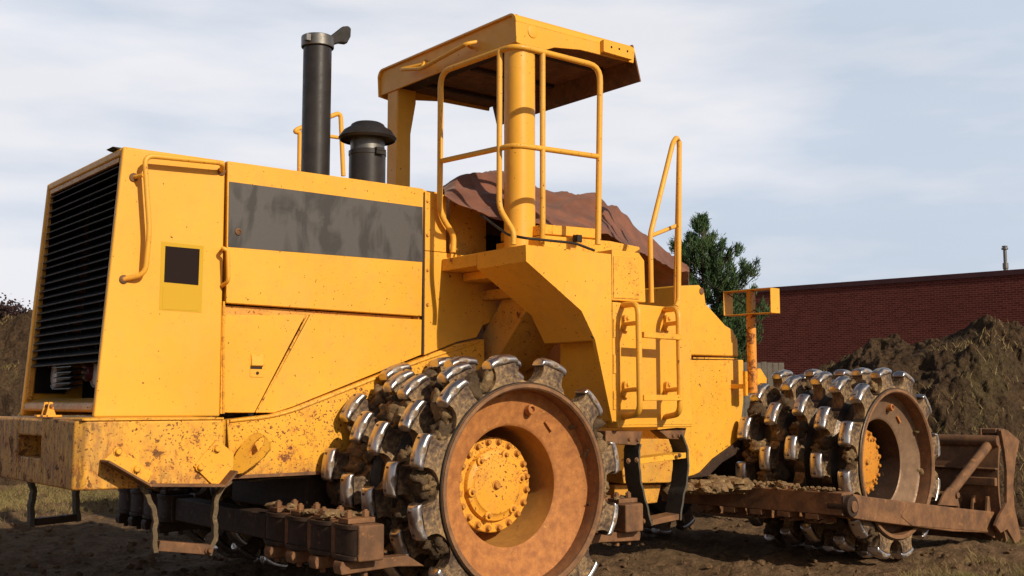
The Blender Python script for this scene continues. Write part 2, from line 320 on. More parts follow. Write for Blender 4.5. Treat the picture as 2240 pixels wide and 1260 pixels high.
# ------------------------------------------------------------ THE MACHINE
ROOT = empty('soil_compactor', (6.4, 7.15, 0))
tag(ROOT, 'large yellow articulated soil compactor with four spiked steel drums and a front blade', 'compactor')
G = 'yellow'
SPLIT = {'clamp', 'grille_frame', 'handle_foot', 'louvre_strut', 'rivet', 'bolt', 'hinge', 'clamp_plate', 'clamp_bolt', 'scraper', 'scallop', 'step_hanger', 'control_box', 'blade_lug', 'brace_lug', 'bolt_hole', 'roof_rib', 'fence_rail', 'strut_bracket', 'step_flange', 'radiator_housing_'}
def islands(bm):
    seen = set(); out = []
    for v in bm.verts:
        if v in seen: continue
        st = [v]; seen.add(v); isl = []
        while st:
            q = st.pop(); isl.append(q)
            for e in q.link_edges:
                w = e.other_vert(q)
                if w not in seen: seen.add(w); st.append(w)
        out.append(isl)
    return out
def P(b, name, mat, bevel=0, parent=None, **k):
    mm = M[mat] if isinstance(mat, str) else mat
    if name in SPLIT:
        isl = islands(b.bm)
        if len(isl) > 1:
            os_ = []
            for L in isl:
                nb = MB(b.front); mp_ = {v: nb.bm.verts.new(v.co) for v in L}
                for f_ in {f_ for v in L for f_ in v.link_faces}: nb._f([mp_[v] for v in f_.verts])
                os_.append(nb.build(name, mm, parent or ROOT, bevel, **k))
            return os_[0]
    return b.build(name, mm, parent or ROOT, bevel, **k)
HY, HF = 6.56, 8.06     # hood near / far side
ZT = 2.852
def zy(u, v, Y): return PY(u, v, Y).z
# --- radiator housing
A0, A1 = PY(205, 914, HY), PY(270, 320, HY); B1, B0 = PY(495, 352, HY), PY(483, 912, HY); A1.z = B1.z = ZT
sl = (A1-A0); 
def rf(z, dx=0): return A0.x+(A1.x-A0.x)*(z-A0.z)/(A1.z-A0.z)+dx
z0 = A0.z
b = MB()
b.prism([(rf(z0), HY, z0), (B0.x-.004, HY, z0), (B1.x-.004, HY, ZT), (rf(ZT), HY, ZT)], (0, .045, 0))
b.prism([(rf(z0), HF, z0), (B0.x-.004, HF, z0), (B1.x-.004, HF, ZT), (rf(ZT), HF, ZT)], (0, -.045, 0))
b.prism([(rf(ZT), HY+.0451, ZT), (B1.x-.004, HY+.0451, ZT), (B1.x-.004, HY+.0451, ZT-.05), (rf(ZT-.05), HY+.0451, ZT-.05)], (0, HF-HY-.0902, 0))
P(b, 'radiator_housing', 'yellow_clean', .014, seg=3)
hous = bpy.data.objects['radiator_housing']
zs = PX(68, 862, rf(1.42)).z; zs = 1.385
b = MB(); b.prism([(rf(z0+.03), HY+.046, z0+.03), (rf(z0)+.24, HY+.046, z0+.03), (rf(zs)+.24, HY+.046, zs-.02), (rf(zs)+.08, HY+.046, zs-.02), (rf(zs), HY+.046, zs-.05)], (0, HF-HY-.092, 0))
P(b, 'grille_sill', 'yellow_dirty', .02, hous, seg=3)
b = MB()
b.prism([(rf(zs)+.012, HY+.046, zs-.03), (rf(zs)+.05, HY+.046, zs-.03), (rf(ZT-.052)+.05, HY+.046, ZT-.052), (rf(ZT-.052)+.012, HY+.046, ZT-.052)], (0, .03, 0))
b.prism([(rf(zs)+.012, HF-.046, zs-.03), (rf(zs)+.05, HF-.046, zs-.03), (rf(ZT-.052)+.05, HF-.046, ZT-.052), (rf(ZT-.052)+.012, HF-.046, ZT-.052)], (0, -.03, 0))
P(b, 'grille_frame', 'yellow_dirty', .006, hous)
b = MB(); b.prism([(rf(ZT-.052)+.006, HY+.077, ZT-.052), (rf(ZT-.085)+.006, HY+.077, ZT-.085), (rf(ZT-.085)+.03, HY+.077, ZT-.085), (rf(ZT-.052)+.03, HY+.077, ZT-.052)], (0, HF-HY-.154, 0)); P(b, 'grille_header', 'yellow_dirty', .004, hous)
b = MB()
for yy in (HY+.0775, HF-.0815): b.prism([(rf(1.40)+.055, yy, 1.40), (rf(1.40)+.26, yy, 1.40), (rf(ZT-.06)+.26, yy, ZT-.06), (rf(ZT-.06)+.03, yy, ZT-.06)], (0, .004, 0))
b.prism([(rf(ZT)+.035, HY+.083, ZT-.0525), (rf(ZT)+.27, HY+.083, ZT-.0525), (rf(ZT)+.27, HY+.083, ZT-.06), (rf(ZT)+.035, HY+.083, ZT-.06)], (0, HF-HY-.166, 0))
P(b, 'dark_lining', 'void', 0, hous)  # near-black sheets added to paint the dark of the grille recess
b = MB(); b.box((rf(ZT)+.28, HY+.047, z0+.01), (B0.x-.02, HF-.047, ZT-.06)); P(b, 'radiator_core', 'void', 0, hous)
# louvres
NL = 24
for i in range(NL):
    z = 1.60+(ZT-.085-1.60)*i/(NL-1); x = rf(z)
    b = MB(); w = random.uniform(-.004, .004)
    b.prism([(x+.008, HY+.078, z-.020+w), (x+.012, HY+.078, z-.026+w), (x+.095, HY+.078, z+.022), (x+.09, HY+.078, z+.030)], (0, HF-HY-.156, 0))
    P(b, 'louvre', 'grille', .0015, hous)
b = MB()
for y in (HY+.30, HY+.62, HY+.90, HY+1.2): b.prism([(rf(1.57)+.07, y, 1.57), (rf(1.57)+.09, y, 1.57), (rf(ZT-.12)+.09, y, ZT-.12), (rf(ZT-.12)+.07, y, ZT-.12)], (0, .018, 0))
P(b, 'louvre_strut', 'grille', 0, hous)
for i in range(5):
    z = 1.43+.034*i; b = MB(); x = rf(z)
    ya_ = PX(158, 820, x+.02).y; b.prism([(x+.01, ya_, z-.010), (x+.01, ya_, z-.004), (x+.09, ya_, z+.020), (x+.09, ya_, z+.014)], (0, PX(118, 820, x+.02).y-ya_, 0)); P(b, 'lower_louvre', 'grille', .001, hous)
lx_ = rf(1.515)+.15
for y in (PX(116, 820, lx_).y, PX(206, 815, lx_).y):
    L = MB(); L.lathe([(.02, .13), (.075, .09), (.085, .03), (.085, 0), (.078, 0), (.078, .01), (.05, .012), (0.001, .012)], (lx_, y, 1.515), (1, 0, 0), 28, False)
    lo = P(L, 'work_light', 'chrome', 0, hous)
    L = MB(); L.lathe([(.07, 0), (.06, -.008), (.001, -.012)], (lx_+.008, y, 1.515), (1, 0, 0), 24, False); P(L, 'lens', 'lens', 0, lo)
L = MB(); L.lathe([(.001, -.012), (.05, -.01), (.06, 0), (.06, .03), (.001, .03)], (lx_-.03, PX(188, 808, lx_-.03).y, 1.53), (1, 0, 0), 24, False); P(L, 'tail_lamp', 'redlens', 0, hous)
# sticker, handle on the housing
b = MB(); b.prism([PY(353, 528, HY-.0015), PY(446, 538, HY-.0015), PY(441, 684, HY-.0015), PY(348, 678, HY-.0015)], (0, .003, 0)); st = P(b, 'decal', 'sticker_y', 0, hous)
b = MB(); b.prism([PY(362, 538, HY-.003), PY(437, 545, HY-.003), PY(434, 624, HY-.003), PY(359, 617, HY-.003)], (0, .001, 0)); P(b, 'dark_square', 'sticker', 0, st)
b = MB(); b.prism([PY(357, 627, HY-.003), PY(436, 633, HY-.003), PY(433, 680, HY-.003), PY(355, 676, HY-.003)], (0, .001, 0)); P(b, 'pale_square', 'sticker_y', 0, st)
yr = HY-.085
b = MB(); b.tube([PY(484, 375, HY), PY(488, 357, yr), PY(316, 340, yr), PY(327, 505, yr), PY(318, 600, yr+.02), PY(270, 611, HY)], .0155, .06)
b.tube([PY(292, 388, HY), PY(314, 383, yr)], .012); hd = P(b, 'grab_handle', 'yellow_tube', 0, hous)
b = MB()
for q in ((484, 375), (292, 388), (270, 611)): b.lathe([(.026, 0), (.026, -.008), (.018, -.012)], PY(*q, HY), (0, 1, 0), 16)
P(b, 'handle_foot', 'rust', 0, hous)
b = MB(); b.prism([(rf(ZT)+.0, HY+.10, ZT+.002), (rf(ZT)+.10, HY+.10, ZT+.002), (rf(ZT)+.10, HY+.10, ZT+.012), (rf(ZT)-.03, HY+.10, ZT+.012)], (0, .12, 0)); P(b, 'radiator_tab', 'black_matt', .002, hous)
# --- engine hood body
HX0, HX1 = PY(498, 350, HY).x, PY(928, 418, HY).x
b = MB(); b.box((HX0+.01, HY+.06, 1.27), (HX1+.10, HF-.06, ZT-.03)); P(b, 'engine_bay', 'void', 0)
b = MB(); b.box((HX0, HY+.03, ZT-.028), (HX1+.14, HF-.01, ZT-.002)); P(b, 'hood_top', 'yellow', .01)
b = MB(); b.box((HX0, HF-.05, 1.27), (HX1+.14, HF, ZT-.03)); P(b, 'far_side_panel', 'yellow', .006)
Yd = HY-.008
b = MB(); q = [PY(498, 350, Yd), PY(927, 418, Yd), PY(923, 692, Yd), PY(495, 663, Yd)]; q[0].z = q[1].z = ZT-.001
b.prism(q, (0, .06, 0)); door = P(b, 'upper_engine_door', 'yellow', .007, seg=3)
b = MB(); b.prism([PY(501, 397, Yd-.002), PY(924.5, 453, Yd-.002), PY(924.5, 573, Yd-.002), PY(499, 540, Yd-.002)], (0, .004, 0)); sp = P(b, 'dark_panel', 'stripe', 0, door)
b = MB(); b.lathe([(.022, 0), (.022, -.006), (.012, -.01), (.012, -.004)], PY(521, 507, Yd-.002), (0, 1, 0), 18); P(b, 'latch_key', 'rust', 0, sp)
b = MB(); b.tube([PY(488, 545, Yd), PY(488, 543, Yd-.07), PY(498, 548, Yd-.075), PY(500, 615, Yd-.07), PY(486, 625, Yd)], .0125, .03); P(b, 'door_handle', 'yellow_tube', 0, door)
# shadowed ledge between upper and lower doors
b = MB(); b.prism([PY(493, 668, HY+.035), PY(924, 695, HY+.035), PY(924, 712, HY+.035), PY(490, 700, HY+.035)], (0, .02, 0)); P(b, 'door_ledge', 'yellow_dirty', 0)
b = MB(); b.prism([PY(492, 689, HY), PY(669, 688, HY), PY(557, 903, HY), PY(487, 903, HY)], (0, .035, 0)); ld = P(b, 'lower_access_door', 'yellow', .005)
b = MB(); b.prism([PY(680, 687, HY), PY(923, 699, HY), PY(922, 776, HY), PY(640, 890, HY), PY(600, 903, HY), PY(562, 903, HY)], (0, .035, 0)); P(b, 'lower_side_panel', 'yellow', .005)
b = MB(); b.prism([PY(486, 668, HY-.006), PY(493, 668, HY-.006), PY(490, 905, HY-.006), PY(482, 905, HY-.006)], (0, .03, 0))
for i in range(10): b.lathe([(.0075, 0), (.0075, .085)], PY(489, 905-i*24, HY-.008), (0, 0, 1), 10)
P(b, 'piano_hinge', 'yellow_rusty', 0, ld)
def rr(b, cx, cy, Y, w, h, th, r=.012):
    pts = []
    for (sx, sz, a0) in ((1, 1, 0), (-1, 1, 90), (-1, -1, 180), (1, -1, 270)):
        for k in range(4):
            a = math.radians(a0+30*k); pts.append((cx+sx*(w/2-r)+math.cos(a)*r, Y, cy+sz*(h/2-r)+math.sin(a)*r))
    b.prism(pts, (0, th, 0))
c = PY(563, 798, HY-.003); b = MB(); rr(b, c.x, c.z, HY-.004, .098, .155, .006); lt = P(b, 'latch_plate', 'yellow', .001, ld)
c = PY(565, 789, HY-.02); b = MB(); b.prism([(c.x-.040, HY-.004, c.z-.038), (c.x-.040, HY-.018, c.z-.030), (c.x-.040, HY-.010, c.z+.036), (c.x-.040, HY-.004, c.z+.036)], (.08, 0, 0)); P(b, 'latch_flap', 'yellow', .002, lt)
b = MB(); b.box((c.x-.045, HY-.0055, c.z-.052), (c.x+.035, HY-.0045, c.z-.03)); b.lathe([(.01, 0), (.01, -.005)], PY(563, 816, HY-.004), (0, 1, 0), 12); P(b, 'latch_slot', 'rust_dark', 0, lt)
b = MB(); b.bar(PY(673, 690, HY-.004), PY(560, 903, HY-.004), .012, .012, (0, 1, 0)); P(b, 'panel_trim', 'yellow_rusty', .003)
# narrow riveted panel + fender-side wall
b = MB(); b.prism([PY(930, 419, HY-.01), PY(977, 427, HY-.01), PY(976, 552, HY-.01), PY(930, 548, HY-.01)], (0, .05, 0))
b.prism([PY(930, 549, HY-.01), PY(976, 553, HY-.01), PY(1090, 570, HY-.01), PY(1085, 700, HY-.01), PY(1056, 712, HY-.01), PY(1043, 738, HY-.01), PY(1000, 748, HY-.01), PY(928, 777, HY-.01)], (0, .05, 0))
P(b, 'riveted_side_panel', 'yellow', .004)
b = MB()
for v in (440, 515, 591, 667): b.bolt(PY(935, v, HY-.01), (0, -1, 0), .010, .012)
P(b, 'rivet', 'yellow_rusty', 0)
b = MB(); b.prism([PY(926, 425, HY-.004), PY(930, 425, HY-.004), PY(927, 775, HY-.004), PY(923.5, 775, HY-.004)], (0, .02, 0)); P(b, 'hinge_seam', 'rust_dark', 0)
# --- main rear frame
FRY = 6.538
b = MB(); fr = [PY(496, 918, FRY), PY(590, 907, FRY), PY(640, 893, FRY), PY(925, 782, FRY), PY(1000, 752, FRY), PY(1048, 742, FRY), PY(1060, 742, FRY), PY(1062, 1040, FRY), PY(700, 1037, FRY), PY(505, 1047, FRY)]
b.prism(fr, (0, .10, 0)); frame = P(b, 'rear_frame', 'yellow_pitted', .008)
b = MB(); b.box((2.2, FRY+.101, .85), (5.2, 8.0, 1.22)); b.box((3.6, 6.66, .62), (5.2, 7.8, .86)); P(b, 'under_frame', 'rust_dark', .01)
b = MB(); b.tube([PY(502, 921, FRY-.004), PY(590, 912, FRY-.004), PY(640, 899, FRY-.004), PY(925, 787, FRY-.004), PY(1048, 747, FRY-.004)], .010, .1, 8); P(b, 'frame_weld', 'yellow_rusty', 0, frame)
b = MB(); b.prism([PY(506, 1040, FRY-.01), PY(700, 1031, FRY-.01), PY(700, 1038, FRY-.01), PY(506, 1048, FRY-.01)], (0, .2, 0)); P(b, 'frame_flange', 'rust', .002, frame)
b = MB(); b.tube([PY(545, 1052, FRY+.1), PY(600, 1046, FRY+.1), PY(680, 1043, FRY+.1)], .006, .03, 8); P(b, 'brake_line', 'rubber_mud', 0, frame)
# tow eye
def ey(u, v): return PY(u, v, FRY-.012-max(0, (u-508))/84*.15)
out_ = [(508, 1012), (520, 988), (534, 968), (549, 952), (563, 946), (579, 952), (591, 966), (592, 982), (578, 1000), (556, 1018), (534, 1034), (514, 1038)]
hole = []
for k in range(12):
    a = math.radians(180+10+30*k); cu, sv = math.cos(a)*25, math.sin(a)*9; q = math.radians(-52)
    hole.append((563+cu*math.cos(q)-sv*math.sin(q), 976+cu*math.sin(q)+sv*math.cos(q)))
# match ordering (hole starts at lower left, runs over the top)
b = MB(); nn = (ey(592, 980)-ey(508, 1012)).cross(ey(563, 946)-ey(534, 1034)).normalized()
if nn.y > 0: nn = -nn
hs = sorted(hole, key=lambda q_: math.atan2(q_[1]-976, q_[0]-563)); os2 = sorted(out_, key=lambda q_: math.atan2(q_[1]-985, q_[0]-555))
n = 12; vo = [[b.bm.verts.new(ey(*p)+nn*h) for p in L_] for L_ in (os2, hs) for h in (-.022, .022)]
for k in range(n):
    k2 = (k+1) % n; b._f([vo[0][k], vo[0][k2], vo[2][k2], vo[2][k]]); b._f([vo[1][k], vo[3][k], vo[3][k2], vo[1][k2]]); b._f([vo[0][k], vo[1][k], vo[1][k2], vo[0][k2]]); b._f([vo[2][k], vo[2][k2], vo[3][k2], vo[3][k]])
P(b, 'tow_eye', 'yellow_rusty', .008, frame)
# --- bumper / counterweight
BY = 6.05; BX = 1.92; bz1 = PY(200, 921, BY).z; bz0 = PY(200, 1073, BY).z
pc = PY(500, 915, BY); bx1 = pc.x
b = MB()
hy0, hy1 = PX(92, 950, BX).y, PX(40, 950, BX).y; hz0, hz1 = PX(66, 1000, BX).z, PX(66, 953, BX).z
ch = .05
def bplan(za, zb, y0_, y1_): b.prism([(BX, y0_, za), (BX, y1_, za), (bx1, y1_, za), (bx1, y0_, za)], (0, 0, zb-za))
YF2 = 14.6-BY
# near block with chamfered corner, lower edge raised toward front
b.prism([(BX, BY+ch, bz0), (BX+ch, BY, bz0), (bx1-.03, BY, bz0), (bx1, BY+.03, bz0), (bx1, hy0, bz0), (BX, hy0, bz0)], (0, 0, bz1-bz0))
b.box((BX, hy0, bz0), (bx1, hy1, hz0)); b.box((BX, hy0, hz1), (bx1, hy1, bz1)); b.box((BX+.16, hy0, hz0), (bx1, hy1, hz1)); b.box((BX, hy1, bz0), (bx1, YF2, bz1))
bmesh.ops.remove_doubles(b.bm, verts=b.bm.verts, dist=.0005)
bumper = P(b, 'rear_bumper', 'yellow_bumper', .012, seg=3)
b = MB(); b.prism([(BX+.02, BY-.006, bz1+.001), (bx1-.03, BY-.006, bz1+.001), (bx1-.03, BY-.006, bz1+.013), (BX+.02, BY-.006, bz1+.013)], (0, .5, 0)); P(b, 'bumper_cap', 'yellow_rusty', .003, bumper)
b = MB(); b.tube([PX(72, 955, BX-.0), PX(92, 955, BX)], .001); 
# lower apron folded plate holding the step
ap = [PY(228, 1006, BY-.012), PY(258, 976, BY-.012), PY(335, 1034, BY-.012), PY(352, 1046, BY-.012), PY(470, 1048, BY-.012), PY(424, 1020, BY-.012), PY(474, 962, BY-.012), PY(512, 988, BY-.012), PY(510, 1030, BY-.012), PY(485, 1062, BY-.012), PY(330, 1066, BY-.012)]
b = MB(); b.prism([PY(228, 1006, BY-.014), PY(258, 976, BY-.014), PY(336, 1036, BY-.014), PY(318, 1060, BY-.014)], (0, .013, 0)); P(b, 'step_bracket', 'yellow_rusty', .003, bumper)
b = MB(); b.prism([PY(424, 1020, BY-.014), PY(474, 962, BY-.014), PY(512, 990, BY-.014), PY(510, 1032, BY-.014), PY(478, 1060, BY-.014), PY(462, 1058, BY-.014)], (0, .013, 0)); P(b, 'step_bracket', 'yellow_rusty', .003, bumper)
b = MB(); b.bar(PY(228, 1008, BY-.07), PY(322, 1062, BY-.07), .14, .012, (0, 0, 1)); b.bar(PY(320, 1061, BY-.05), PY(486, 1062, BY-.05), .10, .014); b.bar(PY(486, 1062, BY-.05), PY(512, 1030, BY-.05), .10, .014); P(b, 'step_flange', 'rust', .003, bumper)
b = MB()
for q in ((258, 988), (298, 1026), (474, 982), (437, 1022)): b.bolt(PY(*q, BY-.015), (0, -1, 0), .017, .022)
P(b, 'bolt', 'yellow_rusty', 0, bumper)
def strap(pts, w, th, mat, name, parent, wdir):
    b = MB(); V = [Vector(p) for p in pts]; Q = []
    for i in range(len(V)-1):
        p0, p1, p2, p3 = V[max(i-1, 0)], V[i], V[i+1], V[min(i+2, len(V)-1)]
        for k in range(5):
            tt = k/5; Q.append(.5*((2*p1)+(p2-p0)*tt+(2*p0-5*p1+4*p2-p3)*tt**2+(3*p1-p0-3*p2+p3)*tt**3))
    Q.append(V[-1]); wd = Vector(wdir); rings = []
    for i, q in enumerate(Q):
        d = (Q[min(i+1, len(Q)-1)]-Q[max(i-1, 0)]).normalized(); nn_ = d.cross(wd).normalized()
        j = .003*math.sin(i*1.7)
        rings.append([b.bm.verts.new(q+wd*(a*w/2)+nn_*(c*th/2+j)) for a, c in ((-1, -1), (1, -1), (1, 1), (-1, 1))])
    for i in range(len(rings)-1):
        for k in range(4): b._f([rings[i][k], rings[i][(k+1) % 4], rings[i+1][(k+1) % 4], rings[i+1][k]])
    b._f(rings[0][::-1]); b._f(rings[-1]); return P(b, name, mat, .003, parent)
sy = BY+.02
rs = empty('boarding_step', (0, 0, 0)); rs.parent = ROOT; rs.matrix_parent_inverse = Matrix.Translation(ROOT.location).inverted()
strap([PY(300, 1050, sy), PY(322, 1085, sy), PY(338, 1125, sy), PY(337, 1165, sy), PY(339, 1208, sy)], .075, .026, 'rubber_mud', 'rubber_strap', rs, (.25, 1, 0))
strap([PY(503, 1050, sy), PY(476, 1080, sy), PY(468, 1130, sy), PY(470, 1170, sy), PY(455, 1213, sy)], .075, .026, 'rubber_mud', 'rubber_strap', rs, (.25, 1, 0))
b = MB(); b.bar(PY(343, 1193, sy), PY(458, 1202, sy), .07, .055); P(b, 'step_tread', 'rust', .004, rs)
b = MB(); b.bolt(PY(457, 1204, sy-.045), (0, -1, 0), .015, .03); b.bolt(PY(335, 1058, sy-.045), (0, -1, 0), .013, .02); P(b, 'bolt', 'rust', 0, rs)
fs = empty('boarding_step', (0, 0, 0)); fs.parent = ROOT; fs.matrix_parent_inverse = rs.matrix_parent_inverse.copy()
sf = YF2-.25; sX = BX+.12
strap([PY(64, 1045, sf), PY(73, 1075, sf), PY(68, 1105, sf), PY(68, 1152, sf)], .08, .03, 'rubber', 'rubber_strap', fs, (0, 1, 0))
strap([PY(168, 1060, sf), PY(166, 1100, sf), PY(170, 1140, sf)], .08, .03, 'rubber', 'rubber_strap', fs, (0, 1, 0))
b = MB(); b.bar(PY(76, 1142, sf), PY(164, 1132, sf), .07, .05); P(b, 'step_tread', 'rust_dark', .003, fs)
# hitch clevis
hz = bz1+.012; hc = PZ(105, 912, hz)
b = MB()
for dy in (-.045, .045):
    b.prism([(hc.x-.03, hc.y+dy-.006, hz), (hc.x+.035, hc.y+dy-.006, hz), (hc.x+.018, hc.y+dy-.006, hz+.05), (hc.x+.010, hc.y+dy-.006, hz+.088), (hc.x-.012, hc.y+dy-.006, hz+.088), (hc.x-.018, hc.y+dy-.006, hz+.05)], (0, .012, 0))
b.box((hc.x-.055, hc.y-.09, hz-.001), (hc.x+.055, hc.y-.031, hz+.012)); b.box((hc.x-.055, hc.y+.031, hz-.001), (hc.x+.055, hc.y+.09, hz+.012))
P(b, 'clevis', 'yellow_hub', .004, bumper); b = MB(); b.tube([(hc.x, hc.y-.07, hz+.066), (hc.x, hc.y+.07, hz+.066)], .010); P(b, 'clevis_pin', 'rust', 0, bumper)
# --- fender / platform
PYN = 5.6
def pz(u, v): return PY(u, v, PYN)
e1, e2, e3, e4 = pz(1154, 572), pz(1272, 680), pz(1302, 744), pz(1340, 925)
tl, tr_ = pz(1150, 535), pz(1337, 553); PXC = tl.x; zt = tl.z; tl = Vector((PXC, PYN, zt)); tr_ = Vector((tr_.x, PYN, zt)); e1.x = PXC+.004
b = MB(); b.prism([tl, tr_, Vector((tr_.x, PYN, e4.z)), e4, e3, e2, e1], (0, .03, 0))
b.prism([tl+Vector((.0, .0301, 0)), Vector((tr_.x, PYN+.0301, zt)), Vector((tr_.x, PYN+.0301, e3.z)), e3+Vector((0, .0301, 0)), e2+Vector((0, .0301, 0)), e1+Vector((0, .0301, 0))], (0, .50, 0))
plat = P(b, 'platform_fender', 'yellow', .008)
b = MB(); b.box((PXC+.001, PYN+.531, zt-.088), (PXC+.4, HY-.012, zt-.001)); b.box((PXC+.18, 6.04, zt-.15), (PXC+.4, HY-.02, zt-.089)); b.box((PXC+.401, PYN+.531, zt-.06), (6.12, 7.9, zt-.002)); P(b, 'deck', 'yellow_rusty', .006, plat)
# brackets below the deck
b = MB(); c0 = PY(1045, 632, 5.98); c1 = PY(1148, 657, 5.98)
p1, p2, p3, p4 = PX(1045, 637, 4.95), PX(1120, 628, 4.95), PX(1120, 650, 4.95), PX(1045, 658, 4.95)
b.prism([p1, p2, p3, p4], (.12, 0, 0)); b.prism([p2+Vector((.001, 0, 0)), p2+Vector((.12, -.02, -.01)), p3+Vector((.12, -.02, 0)), p3+Vector((.001, 0, 0))], (0, .1, 0)); P(b, 'deck_bracket', 'yellow_dirty', .004, plat)
b = MB(); a = [PX(1098, 655, 5.02), PX(1140, 650, 5.02), PX(1152, 678, 5.02), PX(1095, 772, 5.02), PX(1048, 800, 5.02), PX(1053, 735, 5.02)]
b.prism(a, (.42, 0, -.05)); P(b, 'diagonal_brace', 'yellow_dirty', .01, seg=2)
b = MB(); b.box((5.1, 6.72, .9), (6.1, 7.9, 2.2)); P(b, 'inner_frame_wall', 'yellow_dirty', .01)
b = MB(); b.prism([PY(1200, 742, 6.5), PY(1350, 742, 6.5), PY(1350, 900, 6.5), PY(1180, 900, 6.5)], (0, .4, 0)); P(b, 'transmission_cover', 'yellow_dirty', .01)
b = MB(); b.prism([PY(1236, 805, 6.25), PY(1345, 804, 6.25), PY(1345, 930, 6.25), PY(1236, 930, 6.25)], (0, .3, 0))
tb = P(b, 'tank_box', 'yellow_dirty', .008)
b = MB()
for q in ((1322, 833), (1322, 892)): b.bolt(PY(*q, 6.25), (0, -1, 0), .012, .014)
P(b, 'bolt', 'rust', 0, tb)
b = MB(); b.tube([PY(1218, 691, 6.1), PY(1240, 696, 5.85), PY(1262, 697, 5.8), PY(1275, 712, 5.75), PY(1297, 740, 5.6)], .005, .05, 6); P(b, 'hose', 'black_matt', 0, plat)
# cabinet behind the ladder
cabL, cabR = pz(1339, 560), pz(1414, 660)
b = MB(); b.prism([pz(1339, 545), pz(1398, 553), pz(1410, 570), pz(1413, 662), pz(1339, 657)], (0, .5, 0)); P(b, 'battery_cabinet', 'yellow', .008)
b = MB(); b.prism([pz(1341, 560)-Vector((0, .006, 0)), pz(1396, 564)-Vector((0, .006, 0)), pz(1397, 655)-Vector((0, .006, 0)), pz(1341, 652)-Vector((0, .006, 0))], (0, .007, 0)); P(b, 'cabinet_door', 'yellow_rusty', .003)
b = MB(); b.prism([pz(1340, 660), pz(1512, 676), pz(1515, 934), pz(1352, 936), pz(1350, 924), pz(1340, 922)], (0, .55, 0)); lp = P(b, 'ladder_panel', 'yellow', .008)
b = MB()
for v0, v1 in ((698, 738), (775, 817), (855, 896)): b.prism([pz(1341, v0)-Vector((0, .006, 0)), pz(1347, v0)-Vector((0, .006, 0)), pz(1347, v1)-Vector((0, .006, 0)), pz(1341, v1)-Vector((0, .006, 0))], (0, .007, 0))
P(b, 'hinge', 'yellow_rusty', .001, lp)
b = MB(); rr(b, pz(1456, 760).x, pz(1456, 760).z, PYN-.0015, .024, .07, .003, .0115); P(b, 'latch_slot', 'void', 0, lp)
b = MB()
for k in range(1): b.prism([pz(1354, 672)-Vector((0, .004, 0)), pz(1510, 686)-Vector((0, .004, 0)), pz(1512, 928)-Vector((0, .004, 0)), pz(1354, 930)-Vector((0, .004, 0))], (0, .005, 0))
P(b, 'panel_door', 'yellow', .002, lp)
# ladder
LY = PYN-.2
lad = empty('ladder', (0, 0, 0)); lad.parent = ROOT; lad.matrix_parent_inverse = rs.matrix_parent_inverse.copy()
for (u0, u1, v0) in ((1362, 1399, 662), (1453, 1487, 672)):
    b = MB(); b.tube([PY(u0, v0+6, PYN), PY(u1-3, v0+2, LY), PY(u1+1, 905, LY), PY(u0+2, 912, PYN)], .021, .075); P(b, 'ladder_rail', 'yellow_tube', 0, lad)
    for v in (707, 852):
        b = MB(); b.tube([PY(u0+4, v+2, PYN-.02), PY(u1, v-1, LY)], .016)
        c = PY(u0+4, v, PYN-.005); rr(b, c.x, c.z, PYN-.035, .055, .115, .035, .02); b.bolt((c.x+.0, PYN-.035, c.z+.035), (0, -1, 0), .014, .015); P(b, 'standoff', 'yellow_tube', .003, lad)
for va, vb in ((732, 738), (870, 870)):
    b = MB(); b.bar(PY(1404, va, LY), PY(1488, vb, LY), .045, .04); P(b, 'rung', 'yellow_rusty', .004, lad)
# --- railing on the deck
rl = empty('deck_railing', (0, 0, 0)); rl.parent = ROOT; rl.matrix_parent_inverse = rs.matrix_parent_inverse.copy()
X0, RYr = 4.53, 5.65
rc_ = PY(1128, 99, RYr); rc_.x = X0+.01
b = MB(); b.tube([PY(991, 552, 6.5), PY(993, 515, 6.5), PX(962, 468, X0), PX(964, 158, X0), rc_, PY(1313, 146, RYr), PY(1308, 535, RYr)], .021, .11); P(b, 'top_rail', 'yellow_tube', 0, rl)
rm = PY(1128, 317, RYr); rm.x = X0+.01
b = MB(); b.tube([PX(963, 353, X0), rm, PY(1311, 343, RYr)], .019, .10); P(b, 'middle_rail', 'yellow_tube', 0, rl)
b = MB(); b.tube([PX(1093, 110, X0), PX(1092, 455, X0), PY(1124, 508, RYr+.05), PY(1123, 535, RYr+.05)], .019, .06); P(b, 'rail_post', 'yellow_tube', 0, rl)
b = MB(); b.tube([PY(1187, 112, RYr), PY(1187, 500, RYr), PY(1185, 536, RYr+.02)], .019, .06); P(b, 'rail_post', 'yellow_tube', 0, rl)
b = MB(); b.tube([PY(1425, 662, 5.66), PY(1422, 515, 5.66), PY(1472, 312, 5.70), PY(1480, 300, 5.76), PY(1486, 312, 5.84), PY(1478, 664, 5.84)], .019, .05)
b.tube([PY(1424, 516, 5.66), PY(1479, 494, 5.80)], .015); P(b, 'access_handrail', 'yellow_tube', 0, rl)
b = MB(); b.tube([PY(1486, 310, 5.66), PY(1484, 660, 5.66), PY(1478, 672, 5.6)], .019, .03); P(b, 'access_handrail', 'yellow_tube', 0, rl)
